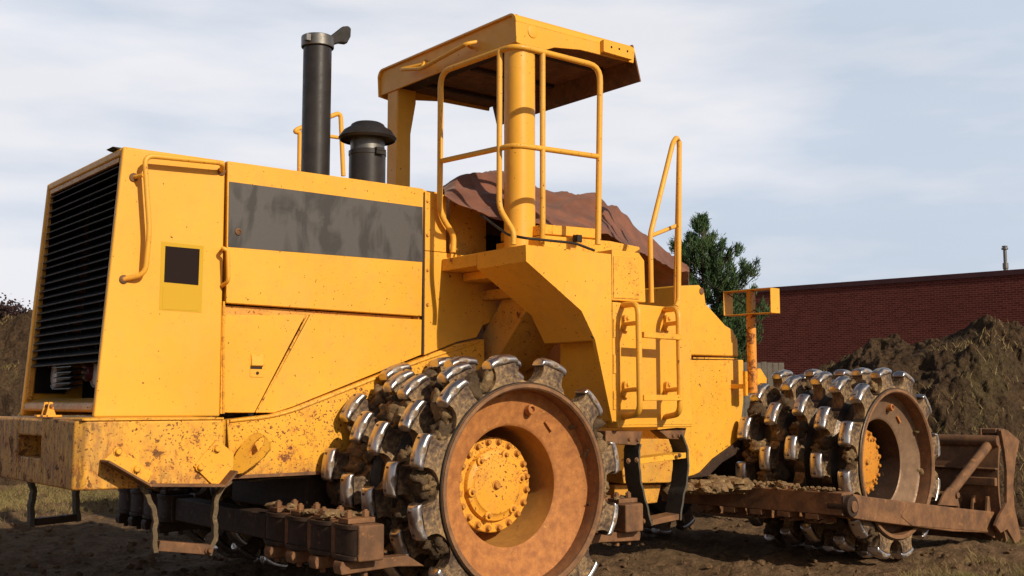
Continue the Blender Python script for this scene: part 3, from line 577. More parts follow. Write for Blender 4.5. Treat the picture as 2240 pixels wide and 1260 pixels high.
# --- ROPS posts and roof
ry = 6.12
xa, xb = PY(1112, 400, ry).x, PY(1182, 400, ry).x
def column(x0, x1, y0, y1, z0_, z1, r):
    b = MB(); pts = []
    for (cx_, cy_, a0) in ((x1-r, y1-r, 0), (x0+r, y1-r, 90), (x0+r, y0+r, 180), (x1-r, y0+r, 270)):
        for k in range(6):
            a = math.radians(a0+18*k); pts.append((cx_+math.cos(a)*r, cy_+math.sin(a)*r, z0_))
    b.prism(pts, (0, 0, z1-z0_)); return b
rops = empty('rollover_frame', (0, 0, 0)); rops.parent = ROOT; rops.matrix_parent_inverse = rs.matrix_parent_inverse.copy()
RN = 6.08; ra = PY(1128, 24, RN); rb = PY(1388, 100, RN); rz = ra.z; rx0, rx1 = ra.x, rb.x
RF = PX(826, 150, rx0).y
b = column(xb-.215, xb, ry, ry+.21, 2.3, rz-.10, .09); P(b, 'post', 'yellow_clean', 0, rops)
fpy = RF-.10; px0 = PY(846, 300, fpy).x; px1 = PY(899, 300, fpy-.16).x
zg = rz-.22; b = MB(); b.prism([(px0, fpy-.16, 2.4), (px1, fpy-.16, 2.4), (px1, fpy-.16, zg-.35), (px1+.05, fpy-.16, zg-.08), (px1+.05, fpy-.16, rz-.05), (px0, fpy-.16, rz-.05)], (0, .16, 0)); P(b, 'post', 'yellow_clean', .012, rops)
# roof shell
b = MB(); r = .07; sec = []
for k in range(7): a = math.radians(180-15*k); sec.append((RN+r+math.cos(a)*r, rz-r+math.sin(a)*r))
for k in range(7): a = math.radians(90-15*k); sec.append((RF-r+math.cos(a)*r, rz-r+math.sin(a)*r))
so_ = [(rx0, y, z) for y, z in sec]; si = [(rx0, y+(.014 if y < 7 else -.014)*(1 if z < rz-.02 else .5), z-.014) for y, z in sec]
b.prism(so_+si[::-1], (rx1-rx0+.004, 0, 0)); roof = P(b, 'roof', 'yellow_clean', 0, rops, ang=30)
def sideplate(Y, th):
    pts = [PY(1130, 92, RN), PY(1165, 107, RN), PY(1195, 109, RN), PY(1213, 104, RN), PY(1270, 109, RN), PY(1386, 138, RN)]
    q = [Vector((rx0, Y, rz-.071))]+[Vector((max(p.x, rx0), Y, p.z)) for p in pts]+[Vector((rx1, Y, rz-.071))]
    return MB().prism(q, (0, th, 0))
P(sideplate(RN, .014), 'roof_side', 'yellow_clean', .003, roof); P(sideplate(RF-.014, .014), 'roof_side', 'yellow_clean', .003, roof)
rbz = PX(858, 200, rx0+.03).z
b = MB(); b.box((rx0+.022, RN+.016, rbz), (rx0+.037, RF-.016, rz-.012)); P(b, 'roof_rear_panel', 'yellow_clean', .003, roof)
fv = PY(1398, 180, RN+.04); sv = PY(1386, 138, RN)
b = MB(); b.prism([(rx1-.012, RN+.015, rz-.004), (rx1+.004, RN+.015, rz-.004), (fv.x, RN+.015, fv.z), (fv.x-.014, RN+.015, fv.z)], (0, RF-RN-.03, 0)); P(b, 'roof_visor', 'rust', .003, roof)  # rust colour stands in for soiled yellow darkened by shade
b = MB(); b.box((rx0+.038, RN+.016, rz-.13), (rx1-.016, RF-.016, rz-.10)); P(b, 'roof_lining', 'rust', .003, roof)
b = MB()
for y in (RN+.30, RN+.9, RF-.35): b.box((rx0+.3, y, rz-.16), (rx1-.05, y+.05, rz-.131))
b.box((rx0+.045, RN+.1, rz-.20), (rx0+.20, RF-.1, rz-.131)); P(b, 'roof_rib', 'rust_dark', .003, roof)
c1, c2 = PY(1321, 88, RN-.04), PY(1384, 130, RN-.04)
b = MB(); b.prism([PY(1321, 86, RN-.04), PY(1384, 103, RN-.04), PY(1384, 131, RN-.04), PY(1321, 113, RN-.04)], (0, .038, 0)); bl = P(b, 'light_mount', 'yellow_clean', .004, roof)
b = MB()
for q in ((1338, 103), (1355, 107), (1373, 112)): b.lathe([(.009, 0), (.009, .003)], PY(*q, RN-.042), (0, 1, 0), 12)
P(b, 'bolt_hole', 'void', 0, bl)
b = MB(); b.lathe([(.045, .0), (.045, -.005), (.038, -.007)], PY(1165, 70, RN), (0, 1, 0), 28); P(b, 'boss', 'yellow_clean', .002, roof)
hx = rx0-.05
b = MB(); b.tube([PX(940, 138, rx0+.02), PX(877, 152, hx-.02), PX(922, 150, hx-.03), PX(1020, 96, hx-.03), PX(1043, 92, rx0)], .016, .03)
b.tube([PX(930, 133, rx0+.02), PX(922, 150, hx-.03)], .012); b.tube([PX(1030, 104, rx0+.02), PX(1020, 97, hx-.03)], .012)
P(b, 'roof_handle', 'yellow_tube', 0, roof)
# --- exhaust and pre-cleaner
ec = PY(690, 370, 7.15); er = .103; ztop = PY(690, 80, 7.15).z
b = MB(); b.lathe([(er, ZT-.02), (er, ztop-.02), (er-.008, ztop-.02), (er-.008, ztop-.3)], (ec.x, 7.15, 0), (0, 0, 1), 40, False); ex = P(b, 'exhaust_stack', 'black')
b = MB(); b.lathe([(er+.012, ztop-.085), (er+.016, ztop-.08), (er+.016, ztop-.005), (er+.008, ztop), (er-.012, ztop), (er-.012, ztop-.08)], (ec.x, 7.15, 0), (0, 0, 1), 40, False)
b.box((ec.x-er-.035, 7.06, ztop-.07), (ec.x-er+.0, 7.1, ztop-.02)); P(b, 'exhaust_clamp', 'galv', .002, ex)
fc = Vector((ec.x, 7.15, ztop))
b = MB(); fl = []; dxv = Vector((.80, -.55, .30)).normalized(); up_ = Vector((0, 0, 1)); 
b.prism([PY(722, 88, 7.13), PY(725, 78, 7.13), PY(752, 57, 7.13), PY(763, 56, 7.13), PY(769, 62, 7.13), PY(768, 80, 7.13), PY(760, 95, 7.13), PY(745, 93, 7.13), PY(728, 98, 7.13)], (0, .05, 0)); P(b, 'rain_flap', 'black_matt', .01, ex)
b = MB(); b.lathe([(er-.012, ztop-.004), (.001, ztop+.004)], (ec.x, 7.15, 0), (0, 0, 1), 32, False); P(b, 'flap_disc', 'void', 0, ex)
pc_ = PY(803, 390, 7.0); zb, zt2 = ZT-.02, PY(803, 270, 7.0).z
b = MB(); b.lathe([(.134, zb), (.134, zb+.30), (.138, zb+.305), (.138, zb+.335), (.130, zb+.34)], (pc_.x, 7.0, 0), (0, 0, 1), 40); pre = P(b, 'air_precleaner', 'black')
b = MB(); b.lathe([(.138, zb+.02), (.142, zb+.025), (.142, zb+.04), (.138, zb+.045)], (pc_.x, 7.0, 0), (0, 0, 1), 40, False); b.box((pc_.x-.02, 6.84, zb+.295), (pc_.x+.05, 6.875, zb+.345)); b.tube([(pc_.x-.02, 6.845, zb+.325), (pc_.x+.06, 6.845, zb+.325)], .008); P(b, 'clamp', 'black_matt', .002, pre)
b = MB(); b.lathe([(.125, zb+.335), (.125, zt2-.07)], (pc_.x, 7.0, 0), (0, 0, 1), 40, False); P(b, 'mesh_screen', 'galv', 0, pre)
b = MB(); b.lathe([(.20, zt2-.130), (.214, zt2-.112), (.178, zt2-.060), (.130, zt2-.030), (.12, zt2-.012), (.10, zt2), (.001, zt2+.002)], (pc_.x, 7.0, 0), (0, 0, 1), 48, False)
b.lathe([(.208, zt2-.115), (.17, zt2-.072), (.12, zt2-.045)], (pc_.x, 7.0, 0), (0, 0, 1), 48, False); P(b, 'rain_cap', 'black', 0, pre)
b = MB(); b.tube([PY(655, 375, 7.8), PY(656, 290, 7.8), PY(645, 288, 7.8), PY(650, 283, 7.8), PY(745, 246, 7.8), PY(751, 385, 7.8)], .019, .05); b.tube([PY(660, 290, 7.8), PY(749, 302, 7.8)], .015); P(b, 'far_handrail', 'yellow_tube', 0)
# --- operator station under the tarpaulin
b = MB(); b.box((HX1+.145, 6.6, 2.2), (HX1+.19, 7.8, 2.8)); b.prism([PY(984, 432, 6.7), PY(1064, 470, 6.7), PY(1064, 560, 6.7), PY(984, 560, 6.7)], (0, .05, 0)); P(b, 'operator_side_panel', 'yellow_dirty', .006)
b = MB(); b.box((4.95, 6.78, 2.25), (6.3, 7.7, 2.62)); b.box((4.85, 6.95, 2.25), (5.1, 7.5, 2.75)); P(b, 'operator_console', 'void', .02)  # near-black blocks paint in the dark under the tarpaulin
b = MB(); b.prism([PY(1190, 490, 6.0), PY(1305, 500, 6.0), PY(1306, 522, 6.0), PY(1190, 512, 6.0)], (0, .5, 0)); b.prism([PY(1190, 514, 5.95), PY(1335, 527, 5.95), PY(1400, 540, 5.95), PY(1400, 560, 5.95), PY(1190, 545, 5.95)], (0, .55, 0)); P(b, 'control_box', 'yellow_rusty', .008)
b = MB(); c = PY(1263, 520, 5.9); b.box((c.x-.02, 5.88, c.z-.03), (c.x+.03, 5.93, c.z+.02)); b.tube([PY(1255, 524, 5.9), PY(1272, 528, 5.9)], .01); P(b, 'clamp', 'black_matt', .004)

# ------------------------------------------------------------ wheels
def tooth_mesh():
    b = MB()
    prof = [(.630, .172), (.642, .150), (.656, .122), (.678, .098), (.705, .085), (.74, .082), (.772, .090)]   # radius, half tangential width
    ay = .048
    rings = []
    for r_, w in prof:
        fl = .004*(r_ < .64)
        rings.append([b.bm.verts.new((x, y, r_-abs(x)*.10)) for x, y in ((-w, -ay-fl), (w, -ay-fl), (w, ay+fl), (-w, ay+fl))])
    for i in range(len(rings)-1):
        for k in range(4): b._f([rings[i][k], rings[i][(k+1) % 4], rings[i+1][(k+1) % 4], rings[i+1][k]])
    b._f(rings[0][::-1]); b._f(rings[-1])
    b.mi = 1
    # cap: a curved block with rounded edges
    cb = bmesh.new(); n = 8; hw, hy, r0_, r1_ = .110, .056, .768, .815; R_ = []
    for i in range(n+1):
        x = -hw+2*hw*i/n; dz = -x*x*1.5; ex = .008 if i == 0 else -.008 if i == n else 0
        R_.append([cb.verts.new((x+(ex if zz > r0_ else 0), y, zz+dz)) for y, zz in ((-hy*.92, r0_), (hy*.92, r0_), (hy, r1_-.012), (hy*.55, r1_+.004), (0, r1_+.010), (-hy*.55, r1_+.004), (-hy, r1_-.012))])
    for i in range(n):
        for k in range(7): cb.faces.new((R_[i][k], R_[i][(k+1) % 7], R_[i+1][(k+1) % 7], R_[i+1][k]))
    cb.faces.new(R_[0][::-1]); cb.faces.new(R_[-1]); bmesh.ops.recalc_face_normals(cb, faces=cb.faces)
    ed = [e for e in cb.edges if len(e.link_faces) == 2 and e.calc_face_angle() > .7]
    bmesh.ops.bevel(cb, geom=ed, offset=.012, segments=4, affect='EDGES', profile=.5, clamp_overlap=True)
    for f in cb.faces: f.material_index = 1
    tm = bpy.data.meshes.new('c'); cb.to_mesh(tm); cb.free(); b.bm.from_mesh(tm); bpy.data.meshes.remove(tm)
    b.mi = 1
    for sx_ in (-.062, .062): b.mi = 2; b.lathe([(.016, .0), (.016, .0012)], (sx_, 0, .823-.062**2*1.5), (sx_*.16, 0, 1), 4)
    o = b.build('tooth', [M['tooth'], M['cap'], M['rust_dark']], None, 0, ang=48); me = o.data; bpy.data.objects.remove(o); return me
TOOTH = tooth_mesh()
WID = 1.12
def drum_mesh():
    b = MB(); pr = [(.600, .03), (.612, .0), (.640, .0), (.645, .01)]
    n_rows = 5
    for k in range(n_rows):
        y = .07+.25*k
        pr += [(.600, max(y-.085, .0125)), (.645, y-.052), (.645, y+.052), (.600, y+.085)]
    pr += [(.60, WID-.01), (.60, WID)]
    pr = sorted(pr[4:-1], key=lambda q: q[1]); pr = [(.606, .14), (.608, .03), (.614, .0), (.636, .0), (.645, .008)]+pr+[(.60, WID), (.3, WID-.02), (.001, WID-.02)]
    b.lathe(pr, (0, 0, 0), (0, 1, 0), 96, False); return b
def wheel(kind):
    """meshes shared by the four drums"""
    out = {}
    out['drum_wheel'] = (drum_mesh(), M['drum_dark'])
    b = MB(); b.lathe([(.633, -.005), (.612, -.006), (.602, .006), (.596, .12), (.600, .13)], (0, 0, 0), (0, 1, 0), 96, False); b.lathe([(.636, -.004), (.642, .01)], (0, 0, 0), (0, 1, 0), 96, False); out['rim_lip'] = (b, M['rim'])
    b = MB(); b.lathe([(.598, .112), (.585, .124), (.565, .130), (.43, .172), (.398, .178), (.384, .182), (.375, .19)], (0, 0, 0), (0, 1, 0), 96, False); out['dish'] = (b, M['rust_orange'])
    b = MB(); b.lathe([(.375, .19), (.370, .45), (.34, .62), (.001, .62)], (0, 0, 0), (0, 1, 0), 72, False); out['hub_well'] = (b, M['hubwell'])
    b = MB(); b.lathe([(.27, .62), (.27, .40), (.298, .385), (.298, .352), (.292, .347), (.230, .347), (.228, .330), (.222, .318), (.200, .314), (.185, .308), (.178, .300), (.16, .298), (.001, .298)], (0, 0, 0), (0, 1, 0), 72, False)
    for i in range(6):
        a = math.radians(20+60*i); c = Vector((math.sin(a)*.20, .314, math.cos(a)*.20)); b.lathe([(.030, .0), (.028, -.014), (.018, -.016)], c, (0, 1, 0), 14)
    out['hub'] = (b, M['yellow_hub'])
    b = MB(); b.bolt((0, 0, 0), (0, -1, 0), .0155, .026)
    out['hub_bolt'] = (b, M['boltm'])
    b = MB(); b.lathe([(.034, 0), (.03, -.045), (.018, -.05), (.016, -.03)], (.13, .158, .47), (0, 1, -.15), 16); out['filler_plug'] = (b, M['rust_orange'])
    b = MB(); b.bar((.27, .158, .40), (.325, .158, .34), .02, .03, (0, 1, 0)); out['dish_lug'] = (b, M['rust_orange'])
    return {k: (v[0].build(k, v[1], None, 0, ang=32)) for k, v in out.items()}
M['rim'] = metal('rim_steel', (.30, .145, .065), (.16, .085, .048), .65, .1, 12, .4, .004, (.30, .17, .09), .58)
M['hubwell'] = metal('hub_well_paint', (.50, .24, .05), (.34, .16, .045), .65, 0, 5, .2, .004, (.24, .12, .04), .6)
M['boltm'] = metal('bolt_yellow', (.62, .27, .04), (.36, .14, .03), .6, 0, 30, .2, .002)
WM = wheel(0)
WME = {k: o.data for k, o in WM.items()}
for o in WM.values(): bpy.data.objects.remove(o)
HUB_F = paint('front_hub_paint', base=(.62, .24, .025), speck=1.3, patch=.5, streak=0, edge=0, dirt=.4)
DISH_F = metal('front_dish_steel', (.27, .165, .10), (.17, .10, .062), .5, .25, 9, .4, .004, (.34, .2, .08), .6)
def mudmesh(seed, density, phases, rng=(-125, 60)):
    rnd = random.Random(seed); b = MB()
    for i in range(density):
        k = rnd.choice([0, 1, 2, 3, 4, 4, 3]); ph = phases[k]; j = rnd.randint(int(rng[0]/30)-1, int(rng[1]/30)+1)
        a = math.radians(ph+15+30*j+rnd.gauss(0, 5)); r_ = .635+rnd.random()*.05; y = .08+.25*k+rnd.gauss(0, .045)
        s_ = rnd.uniform(.03, .085); y = min(max(y, .025+s_*1.25), WID-.04)
        if k == 0: r_ += .02
        b.mi = 0 if rnd.random() < .6 else 1
        b.lump((math.sin(a)*r_, y, math.cos(a)*r_), s_, 3, (1, 1.1, 1), .75, 1.5, i+seed*50)
    o = b.build('packed_soil', [M['soil'], M['soil_dark']], None, 0, ang=180); me = o.data; bpy.data.objects.remove(o); return me
def mount(name, me, parent, loc=(0, 0, 0), rot=(0, 0, 0)):
    o = bpy.data.objects.new(name, me); COL.objects.link(o); o.parent = parent; o.location = loc; o.rotation_euler = rot; return o
def make_wheel(mat, phases, near, seed, front=False):
    w = bpy.data.objects.new('drum_wheel', WME['drum_wheel']); COL.objects.link(w); w.parent = ROOT
    w.matrix_parent_inverse = Matrix.Translation(ROOT.location).inverted(); w.matrix_basis = mat
    for k, me in WME.items():
        if k == 'drum_wheel': continue
        if not near and k in ('filler_plug', 'hub_bolt', 'dish_lug'): continue
        if k == 'dish' and front: me = me.copy(); me.materials[0] = DISH_F
        if k == 'hub_well' and front: me = me.copy(); me.materials[0] = M['rust_dark']
        if k == 'hub' and front: me = me.copy(); me.materials[0] = HUB_F
        if k == 'hub_bolt':
            for i in range(20):
                a = math.radians(9+18*i); mount('hub_bolt', me, w, (math.sin(a)*.272, .346, math.cos(a)*.272))
            for i in range(6):
                a = math.radians(20+60*i); q = mount('cover_bolt', me, w, (math.sin(a)*.20, .300, math.cos(a)*.20)); q.scale = (.75, .75, .75)
            q = mount('drain_plug', me, w, (-.012, .298, 0)); q.scale = (1.4, .9, 1.4); continue
        mount(k, me, w)
    rest = MB(); tot = 0
    for k in range(5):
        for j in range(12):
            a = phases[k]+30*j; a = (a+180) % 360-180
            vis = near and (-125 < a < (125 if k == 0 else 35)); y = .07+.25*k
            if near and front and abs(a) > 150 and k == 0: vis = True
            if vis: mount('tooth', TOOTH, w, (0, y, 0), (0, math.radians(a), 0)); tot += 1
            else:
                tmp = bmesh.new(); tmp.from_mesh(TOOTH); tmp.transform(Matrix.Translation((0, y, 0))@Matrix.Rotation(math.radians(a), 4, 'Y'))
                tm = bpy.data.meshes.new('t'); tmp.to_mesh(tm); tmp.free(); rest.bm.from_mesh(tm); bpy.data.meshes.remove(tm)
    o = rest.build('tooth', [M['tooth'], M['cap'], M['rust_dark']], None, 0, ang=40); o.parent = w; o['kind'] = 'stuff'
    if near: o = mount('packed_soil', mudmesh(seed, 170 if not front else 70, phases), w); o['kind'] = 'stuff'
    return w
WXc = 4.41
PR = [-12, -25, -7, -2, -21]; PF = [-10, 0, -20, 3, -8]
make_wheel(Matrix.Translation((WXc, 5.37, .82)), PR, True, 3)
make_wheel(Matrix.Translation((WXc, 14.6-5.37, .82))@Matrix.Rotation(math.pi, 4, 'Z'), PR, False, 5)
WF = 2.11
make_wheel(FM@Matrix.Translation((WF, -1.80, .82)), PF, True, 8, True)
make_wheel(FM@Matrix.Translation((WF, 1.80, .82))@Matrix.Rotation(math.pi, 4, 'Z'), PF, False, 9, True)
b = MB(); b.tube([(WXc, 6.3, .82), (WXc, 8.2, .82)], .2, n=20); b.lathe([(.16, -.35), (.34, -.15), (.34, .15), (.16, .35)], (WXc, 7.3, .82), (0, 1, 0), 24); P(b, 'rear_axle', 'rust_dark')
b = MB(True); b.tube([(WF, -.8, .82), (WF, .8, .82)], .2, n=20); P(b, 'front_axle', 'rust_dark')

# ------------------------------------------------------------ cleaner bars at the rear drums
def cleaner(xa_, y0_, y1_, z0_, z1_, sgn, nclamp, endlen=.9, parent=None, mat='rust'):
    root = MB(); w = .165; x0_, x1_ = xa_, xa_+sgn*w
    root.box((x0_, y0_, z0_), (x1_, y1_, z1_)); o = P(root, 'cleaner_bar', mat, .012)
    pitch = (y1_-y0_)/nclamp
    sc = MB(); cl = MB(); bo = MB(); bl_ = MB()
    for i in range(nclamp):
        yc = y0_+pitch*(i+.5)
        for zz, hh in ((z1_-.028, .026), (z0_+.004, .026)):
            pts = []
            for k in range(9):
                a = math.radians(-80+20*k); pts.append((x0_-sgn*.045*math.cos(a), yc+pitch*.42*math.sin(a), zz))
            pts = [(x0_+sgn*.02, yc-pitch*.49, zz)]+pts+[(x0_+sgn*.02, yc+pitch*.49, zz)]
            sc.prism(pts, (0, 0, hh))
        pts = []
        for k in range(9):
            a = math.radians(-80+20*k); pts.append((x0_-sgn*.028*math.cos(a), yc+pitch*.40*math.sin(a), z0_+.03))
        sc.prism([(x0_+sgn*.01, yc-pitch*.46, z0_+.03)]+pts+[(x0_+sgn*.01, yc+pitch*.46, z0_+.03)], (0, 0, z1_-z0_-.058))
        cl.box((x0_-sgn*.02, yc-.055, z1_+.001), (x1_-sgn*.01, yc+.055, z1_+.03))
        for xx in (x0_+sgn*.015, x1_-sgn*.04): bo.lathe([(.022, 0), (.022, .032), (.012, .034), (.012, .042)], (xx, yc, z1_+.03), (0, 0, 1), 6); bo.lathe([(.018, 0), (.018, .05)], (xx, yc, z0_-.10), (0, 0, 1), 6)
        bl_.prism([(x0_-sgn*.05, yc-.045, z0_-.075), (x0_-sgn*.06, yc-.045, z0_-.03), (x0_-sgn*.05, yc-.045, z0_-.002), (x1_+sgn*.22, yc-.045, z0_-.002), (x1_+sgn*.34, yc-.045, z0_-.075), (x1_+sgn*.15, yc-.045, z0_-.06)], (0, .09, 0))
    P(sc, 'scallop', 'rust_dark', .004, o); P(cl, 'clamp_plate', mat, .004, o); P(bo, 'clamp_bolt', mat, .002, o); P(bl_, 'scraper', mat, .008, o)
    b = MB(); rnd = random.Random(int(abs(xa_*100)))
    for i in range(26):
        b.lump((x0_+sgn*rnd.uniform(.0, .16), rnd.uniform(y0_+.1, y1_), z1_+.03), rnd.uniform(.015, .035), 2, (1.3, 1.3, .7), .7, 1.6, i)
    q = P(b, 'loose_soil', 'soil', 0, o); q['kind'] = 'stuff'
    return o
c0 = PY(786, 1150, 5.42); c1 = PY(845, 1225, 5.42)
cleaner(c0.x, 5.42, 6.55, c1.z, c0.z, 1, 4)
b = MB(); b.box((c0.x, 6.55, c1.z+.02), (c0.x+.14, 8.0, c0.z-.02)); P(b, 'cross_beam', 'rust_dark', .01)  # beam coloured darker to paint in the shade below the frame
cleaner(c0.x-.02, 8.0, 9.1, c1.z, c0.z, 1, 4, mat='rust_dark')  # far bar takes the darker rust to stand for shade under the machine
cr0 = PY(1366, 1120, 5.45)
cleaner(PY(1408, 1120, 5.45).x, 5.45, 6.5, PY(1380, 1165, 5.45).z, PY(1380, 1103, 5.45).z, -1, 4)

# ------------------------------------------------------------ front frame
FS = -.62
def fy(u, v, y=FS): return FY(u, v, y)
b = MB(True); b.prism([fy(1476, 625), fy(1530, 623), fy(1541, 636), fy(1545, 664), fy(1588, 712), fy(1602, 720), fy(1614, 742), fy(1616, 780), fy(1476, 776)], (0, 1.24, 0)); fh = P(b, 'front_hood', 'yellow', .015, seg=3)
b = MB(True); b.bar(fy(1516, 783, FS-.004), fy(1612, 785, FS-.004), .012, .014); P(b, 'hood_hinge', 'yellow_rusty', .002, fh)
b = MB(True); b.lathe([(.028, 0), (.03, -.006), (.018, -.008)], fy(1534, 637, FS-.0), (0, 1, 0), 16); P(b, 'latch', 'rust', 0, fh)
b = MB(True); b.prism([fy(1440, 787), fy(1627, 787), fy(1627, 880), fy(1618, 960), fy(1600, 975), fy(1560, 1005), fy(1535, 1035), fy(1500, 1045), fy(1440, 1048)], (0, 1.24, 0)); ff = P(b, 'front_frame', 'yellow_rusty', .012)
b = MB(True); b.prism([fy(1510, 1046, FS-.02), fy(1535, 1032, FS-.02), fy(1562, 1003, FS-.02), fy(1625, 958, FS-.02), fy(1625, 985, FS-.02), fy(1580, 1012, FS-.02), fy(1550, 1042, FS-.02)], (0, .2, 0)); P(b, 'frame_skirt', 'rust_dark', .006, ff)
# articulation joint + yellow frame parts seen between the steps
b = MB(); b.prism([PY(1395, 960, 6.4), PY(1500, 960, 6.4), PY(1500, 1040, 6.4), PY(1465, 1056, 6.4), PY(1365, 1058, 6.4), PY(1362, 1030, 6.4)], (0, .5, 0)); b.prism([PY(1345, 1060, 6.5), PY(1447, 1060, 6.5), PY(1438, 1100, 6.5), PY(1345, 1110, 6.5)], (0, .4, 0)); P(b, 'articulation_joint', 'yellow_dirty', .01)
# ladder-panel brackets and hanging rubber steps
b = MB(); b.prism([PY(1325, 942, 5.65), PY(1406, 943, 5.65), PY(1400, 975, 5.65), PY(1325, 970, 5.65)], (0, .1, 0)); b.prism([PY(1442, 942, 5.65), PY(1502, 936, 5.65), PY(1496, 962, 5.65), PY(1462, 960, 5.65)], (0, .1, 0)); hb = P(b, 'step_hanger', 'rust', .006)
b = MB()
for q in ((1376, 961), (1394, 962), (1472, 953), (1484, 953)): b.bolt(PY(*q, 5.65), (0, -1, 0), .012, .015)
P(b, 'bolt', 'rust', 0, hb)
ls = empty('boarding_step', (0, 0, 0)); ls.parent = ROOT; ls.matrix_parent_inverse = rs.matrix_parent_inverse.copy()
wdir = (.12, 1, 0)
strap([PY(1385, 970, 5.70), PY(1382, 1000, 5.70), PY(1386, 1050, 5.70), PY(1398, 1100, 5.70), PY(1410, 1148, 5.70)], .17, .016, 'rubber', 'rubber_strap', ls, wdir)
strap([PY(1476, 950, 5.70), PY(1488, 985, 5.70), PY(1488, 1040, 5.70), PY(1478, 1090, 5.70), PY(1472, 1136, 5.70)], .17, .016, 'rubber', 'rubber_strap', ls, wdir)
b = MB(); b.bar(PY(1385, 1008, 5.7), PY(1488, 995, 5.7), .14, .04); tr1 = P(b, 'step_tread', 'yellow_rusty', .003, ls)
b = MB(); b.bar(PY(1412, 1141, 5.7), PY(1474, 1128, 5.7), .14, .04); P(b, 'step_tread', 'rust', .003, ls)
b = MB()
for q in ((1374, 1008), (1392, 1006), (1486, 996), (1407, 1140)): b.bolt(PY(*q, 5.6), (0, -1, 0), .012, .014)
P(b, 'bolt', 'rust', 0, ls)
# mast with light guard
my = -.80
mc = FY(1643, 700, my)
b = MB(True); b.lathe([(.042, FY(1643, 860, my).z), (.042, FY(1643, 688, my).z)], (mc.x, my, 0), (0, 0, 1), 20); mast = P(b, 'light_mast', paint('mast_paint', base=(.80, .30, .03), speck=1.3, patch=1.0, streak=1., edge=0), .002)
b = MB(True); b.box((mc.x-.075, my+.02, FY(1632, 866, my).z), (mc.x-.035, my+.05, FY(1632, 812, my).z)); b.box((mc.x-.074, my+.051, FY(1632, 850, my).z), (mc.x-.04, FS, FY(1632, 840, my).z)); P(b, 'mast_bracket', 'yellow_rusty', .003, mast)
gxa, gxb = mc.x-.07, mc.x+.07
gn, gf = FX(1696, 655, mc.x), FX(1592, 660, mc.x); gz1, gz0 = FX(1696, 630, mc.x).z, FX(1696, 685, mc.x).z
b = MB(True); b.box((gxa, gn.y, gz0), (gxb, gn.y+.007, gz1)); b.box((gxa, gf.y-.007, gz0), (gxb, gf.y, gz1))
b.box((gxa, gn.y+.0071, gz1-.007), (gxb, gf.y-.0071, gz1)); b.box((gxa, gn.y+.0071, gz0), (gxb, gf.y-.0071, gz0+.007)); P(b, 'light_guard', 'yellow', .003, mast)
b = MB(True); b.box((mc.x-.04, my-.03, gz0+.0075), (mc.x+.03, my+.02, gz1-.0075)); P(b, 'guard_post', 'yellow_dirty', .004, mast)
b = MB(True); b.prism([FY(1657, 806, FS-.05), FY(1664, 806, FS-.05), FY(1678, 828, FS-.05), FY(1676, 855, FS-.05), FY(1657, 870, FS-.05)], (0, .04, 0)); P(b, 'gusset', 'yellow_rusty', .004)
# lateral cleaner beam behind the front drum
bx = 1.12; bz_1, bz_0 = .625, .445
b = MB(True); b.box((bx, -1.83, bz_0), (bx+.15, .0, bz_1)); beam = P(b, 'front_cleaner_beam', 'rust', .008)
b = MB(True)
for i in range(5):
    y = -1.55+.27*i; b.box((bx+.0, y-.06, bz_0-.045), (bx+.16, y+.06, bz_0-.001)); b.prism([(bx+.16, y-.05, bz_0-.01), (bx+.30, y-.05, bz_0-.05), (bx+.30, y-.05, bz_0-.09), (bx+.02, y-.05, bz_0-.075)], (0, .10, 0))
P(b, 'scraper', 'rust', .004, beam)
b = MB(True)
for i in range(5):
    y = -1.55+.27*i
    for xx in (bx+.05, bx+.11): b.lathe([(.018, 0), (.018, .022), (.01, .024)], (xx, y, bz_1), (0, 0, 1), 6); b.lathe([(.014, 0), (.014, .03)], (xx, y, bz_0-.075), (0, 0, 1), 6)
P(b, 'clamp_bolt', 'rust', 0, beam)
b = MB(True); rnd = random.Random(4)
for i in range(95):
    y = rnd.uniform(-1.75, -.1); far = (y+1.75)/1.6
    b.lump((bx+rnd.uniform(.01, .15), y, bz_1+rnd.uniform(0, .02+.05*far)), rnd.uniform(.01, .02+.035*far), 2, (1.2, 1.2, .8), .7, 1.6, i)
q = P(b, 'loose_soil', 'soil', 0, beam); q['kind'] = 'stuff'
b = MB(True); rnd = random.Random(14); b.prism([(1.20, -.95, bz_1-.06), (1.26, -.05, bz_1-.06), (.55, .0, bz_1-.06), (.50, -.60, bz_1-.06)], (0, 0, .05))
for i in range(150):
    tt = rnd.random(); y = -.95+.95*rnd.random(); x = 1.2-rnd.random()*(.65+.3*y+.3)
    b.lump((x, y, bz_1-.01+rnd.uniform(0, .05)), rnd.uniform(.025, .07), 2, (1.2, 1.2, .75), .7, 1.6, i)
q = P(b, 'soil_heap', 'soil', 0, beam); q['kind'] = 'stuff'
# push arm
ay_ = -1.86
b = MB(True); b.prism([FY(1868, 1080, ay_), FY(1895, 1086, ay_), FY(2085, 1110, ay_), FY(2180, 1120, ay_), FY(2172, 1166, ay_), FY(2085, 1163, ay_), FY(1890, 1138, ay_), FY(1868, 1134, ay_)], (0, .16, 0)); arm = P(b, 'push_arm', 'rust', .01, seg=2)
b = MB(True); b.prism([FY(1985, 1103, ay_-.006), FY(2178, 1123, ay_-.006), FY(2170, 1164, ay_-.006), FY(1995, 1150, ay_-.006), FY(1972, 1130, ay_-.006)], (0, .008, 0)); P(b, 'wear_plate', 'rust', .003, arm)
b = MB(True); b.lathe([(.085, -.02), (.085, .17)], FY(1862, 1108, ay_), (0, 1, 0), 28); b.box((bx+.13, ay_+.02, bz_0+.02), (FY(1850, 1100, ay_).x, ay_+.14, bz_1-.02)); kn = P(b, 'arm_knuckle', 'rust_dark', .008, arm)
